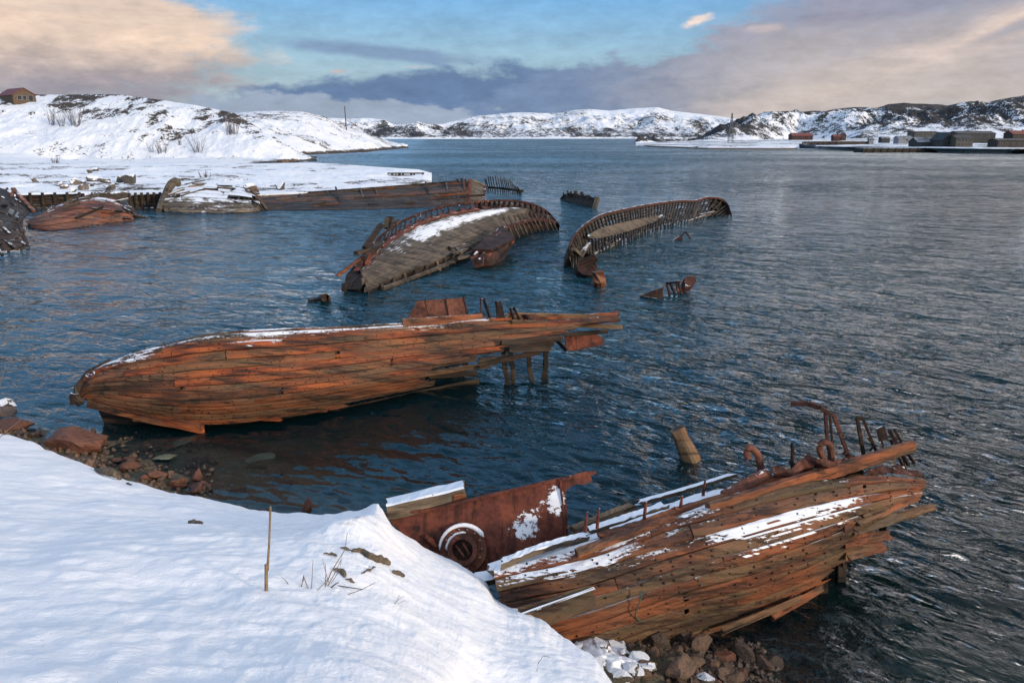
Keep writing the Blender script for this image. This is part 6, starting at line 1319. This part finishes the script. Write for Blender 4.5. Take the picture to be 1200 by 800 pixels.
stems('dry_stalks', 'thin single stalk with a bent tip, rightmost of the two upright ones', 'plant', [([(381, 684), (382, 672), (381, 660)], .006), ([(380, 663), (383, 663)], .004)])
stems('dry_stalks', 'thin straight stalk beside the forked twig', 'plant', [([(365, 689), (366, 672), (367, 655)], .005)])
stems('forked_twig', 'short pale forked twig stuck in the snow right of the cane', 'twig', [([(353, 687), (355, 680), (356, 674)], .011), ([(361, 689), (358, 681), (356, 675)], .008)])
stems('leaning_twig', 'thin twig leaning low just right of the cane', 'twig', [([(338, 684), (334, 679), (329, 675)], .005)])
stems('curled_stem', 'single curled dark stem alone low in the snow beside the rubble', 'plant', [([(629, 786), (631, 776), (636, 769), (641, 768), (644, 770)], .004)], 'twig')
stems('yellow_grass', 'yellow grass blades at the left picture edge', 'plant', [([(0, 512), (10, 503), (24, 492)], .012), ([(-2, 460), (3, 440), (7, 428)], .012), ([(2, 506), (-4, 498), (-8, 494)], .01), ([(4, 510), (12, 506), (18, 505)], .006)])
for lb_, pt_, r_ in (('thick dark twig lying lowest right of the dry stalks', [(396, 686), (410, 688), (424, 690)], .008), ('short dark stub of twig beside the dry stalks', [(388, 688), (393, 684), (397, 682)], .010), ('long thin twig rising to the right below the mound', [(408, 696), (425, 690), (440, 682)], .005), ('fine twig sprig on the snow, left one of three under the wood chip', [(462, 707), (470, 700), (474, 698)], .003), ('fine twig sprig on the snow, middle one of three under the wood chip', [(464, 706), (468, 697), (466, 696)], .003), ('fine twig sprig on the snow, right one of three under the wood chip', [(466, 707), (475, 703), (477, 706)], .003), ('long thin twig lying flat behind the cane', [(286, 615), (296, 621), (312, 627), (340, 637)], .004), ('thin twig leading to the driftwood log from the left', [(390, 640), (400, 645), (412, 650)], .006)):
    stems('fallen_twig', lb_, 'twig', [(pt_, r_)], 'twig')
# snow lying between the snowy stones
ex, fx = np.meshgrid(np.linspace(0, 1, 60), np.linspace(0, 1, 40)); pxg = 622+ex*130+fx*34-ex*12; pyg = 722+ex*86-fx*(22-ex*2)
Pg = np.array([[at_z(a, b, .55*(1-f)+.2) for a, b, f in zip(ra, rb, rf)] for ra, rb, rf in zip(pxg, pyg, fx)])
for _ in range(4): zg = shore_z(Pg[..., 0], Pg[..., 1], True); Pg = np.array([[at_z(a, b, c) for a, b, c in zip(ra, rb, rc)] for ra, rb, rc in zip(pxg, pyg, zg)])
edge_f = np.minimum(np.minimum(fx, 1-fx)*5, np.minimum(ex, 1-ex)*8).clip(0, 1)
Pg[..., 2] += -.10+.17*edge_f+.10*fbm(Pg[..., 0]*3.1, Pg[..., 1]*3.1, 4)
mb = MB(); mb.grid(Pg); o = mb.build('snow_patch', M['snow'], smooth=True); tag(o, kind='structure')
if o.data.polygons[500].normal.z < 0: o.data.flip_normals()
def log(name, label, pts, rads, cat='driftwood', mat='bark', lift=.02):
    P = [on_snow(a, b)+[0, 0, lift] for a, b in pts]; t_ = np.linspace(0, 1, 16); P = cr(P, t_); m1 = MB(); m1.tube(P, np.interp(t_, np.linspace(0, 1, len(rads)), rads), 8)
    v_ = np.concatenate(m1.v); m1.v = [v_+np.stack([vnoise(v_[:, 0]*30, v_[:, 1]*30), vnoise(v_[:, 1]*30, v_[:, 2]*30), vnoise(v_[:, 0]*30+9, v_[:, 2]*30)], 1)*.014]
    o = m1.build(name, M[mat]); o.data.transform(Matrix.Translation(-Vector(P[0]))); o.location = P[0]; return tag(o, label, cat)
log('driftwood_log', 'weathered driftwood log half buried on the snow mound', [(414, 646), (425, 648), (436, 655), (446, 658), (453, 661)], [.015, .04, .05, .06, .055])
log('driftwood_root', 'thin curved driftwood root below the log on the mound', [(391, 668), (400, 670), (405, 676)], [.012, .03, .015])
log('wood_chip', 'small flat piece of wood lying right of the snow mound', [(460, 671), (467, 673), (473, 676)], [.02, .03, .02])
log('bark_strip', 'dark bark strip half buried near the left snow edge', [(112, 551), (122, 553), (134, 556), (142, 562)], [.03, .07, .08, .03])
log('bark_strip', 'small dark bark piece in the middle of the left snow slope', [(221, 613), (228, 612.5), (237, 614)], [.015, .035, .02])
log('bark_strip', 'tiny dark twig chip beside the larger bark strip', [(148, 567), (151, 567.5), (154, 569)], [.01, .02, .01])
for i, (x0, y0, x1, y1) in enumerate(((380, 649, 396, 653), (398, 642, 414, 648), (425, 672, 440, 666), (405, 680, 416, 683))):
    log('driftwood_splinter', ['dark splinter lying left of the driftwood log', 'splinter at the upper end of the driftwood log', 'splinter on the right face of the snow mound', 'lowest dark splinter under the snow mound'][i], [(x0, y0), ((x0+x1)/2, (y0+y1)/2-.5), (x1, y1)], [.006, .018, .006])
# green rope on the front wreck
P = [p2(755, .60)[0]+p2(755, .60)[1]*.06]; P = [at_z(750, 690, 1.35)+[0, -.12, .03], at_z(748, 700, 1.2)+[0, -.12, .03], at_z(744, 712, 1.0)+[0, -.12, .03], at_z(743, 719, .85)+[0, -.12, .03], at_z(751, 724, .7)+[0, -.12, .03], at_z(757, 719, .75)+[0, -.12, .05], at_z(762, 717, .78)+[0, -.1, .05]]
P = cr(P, np.linspace(0, 1, 24))+RS.uniform(-.008, .008, (24, 3)); m1 = MB(); m1.tube(P, .011, 6); o = m1.build('green_rope', M['rope']); tag(o, 'thin green rope hanging over the planks of the front wreck', 'rope')
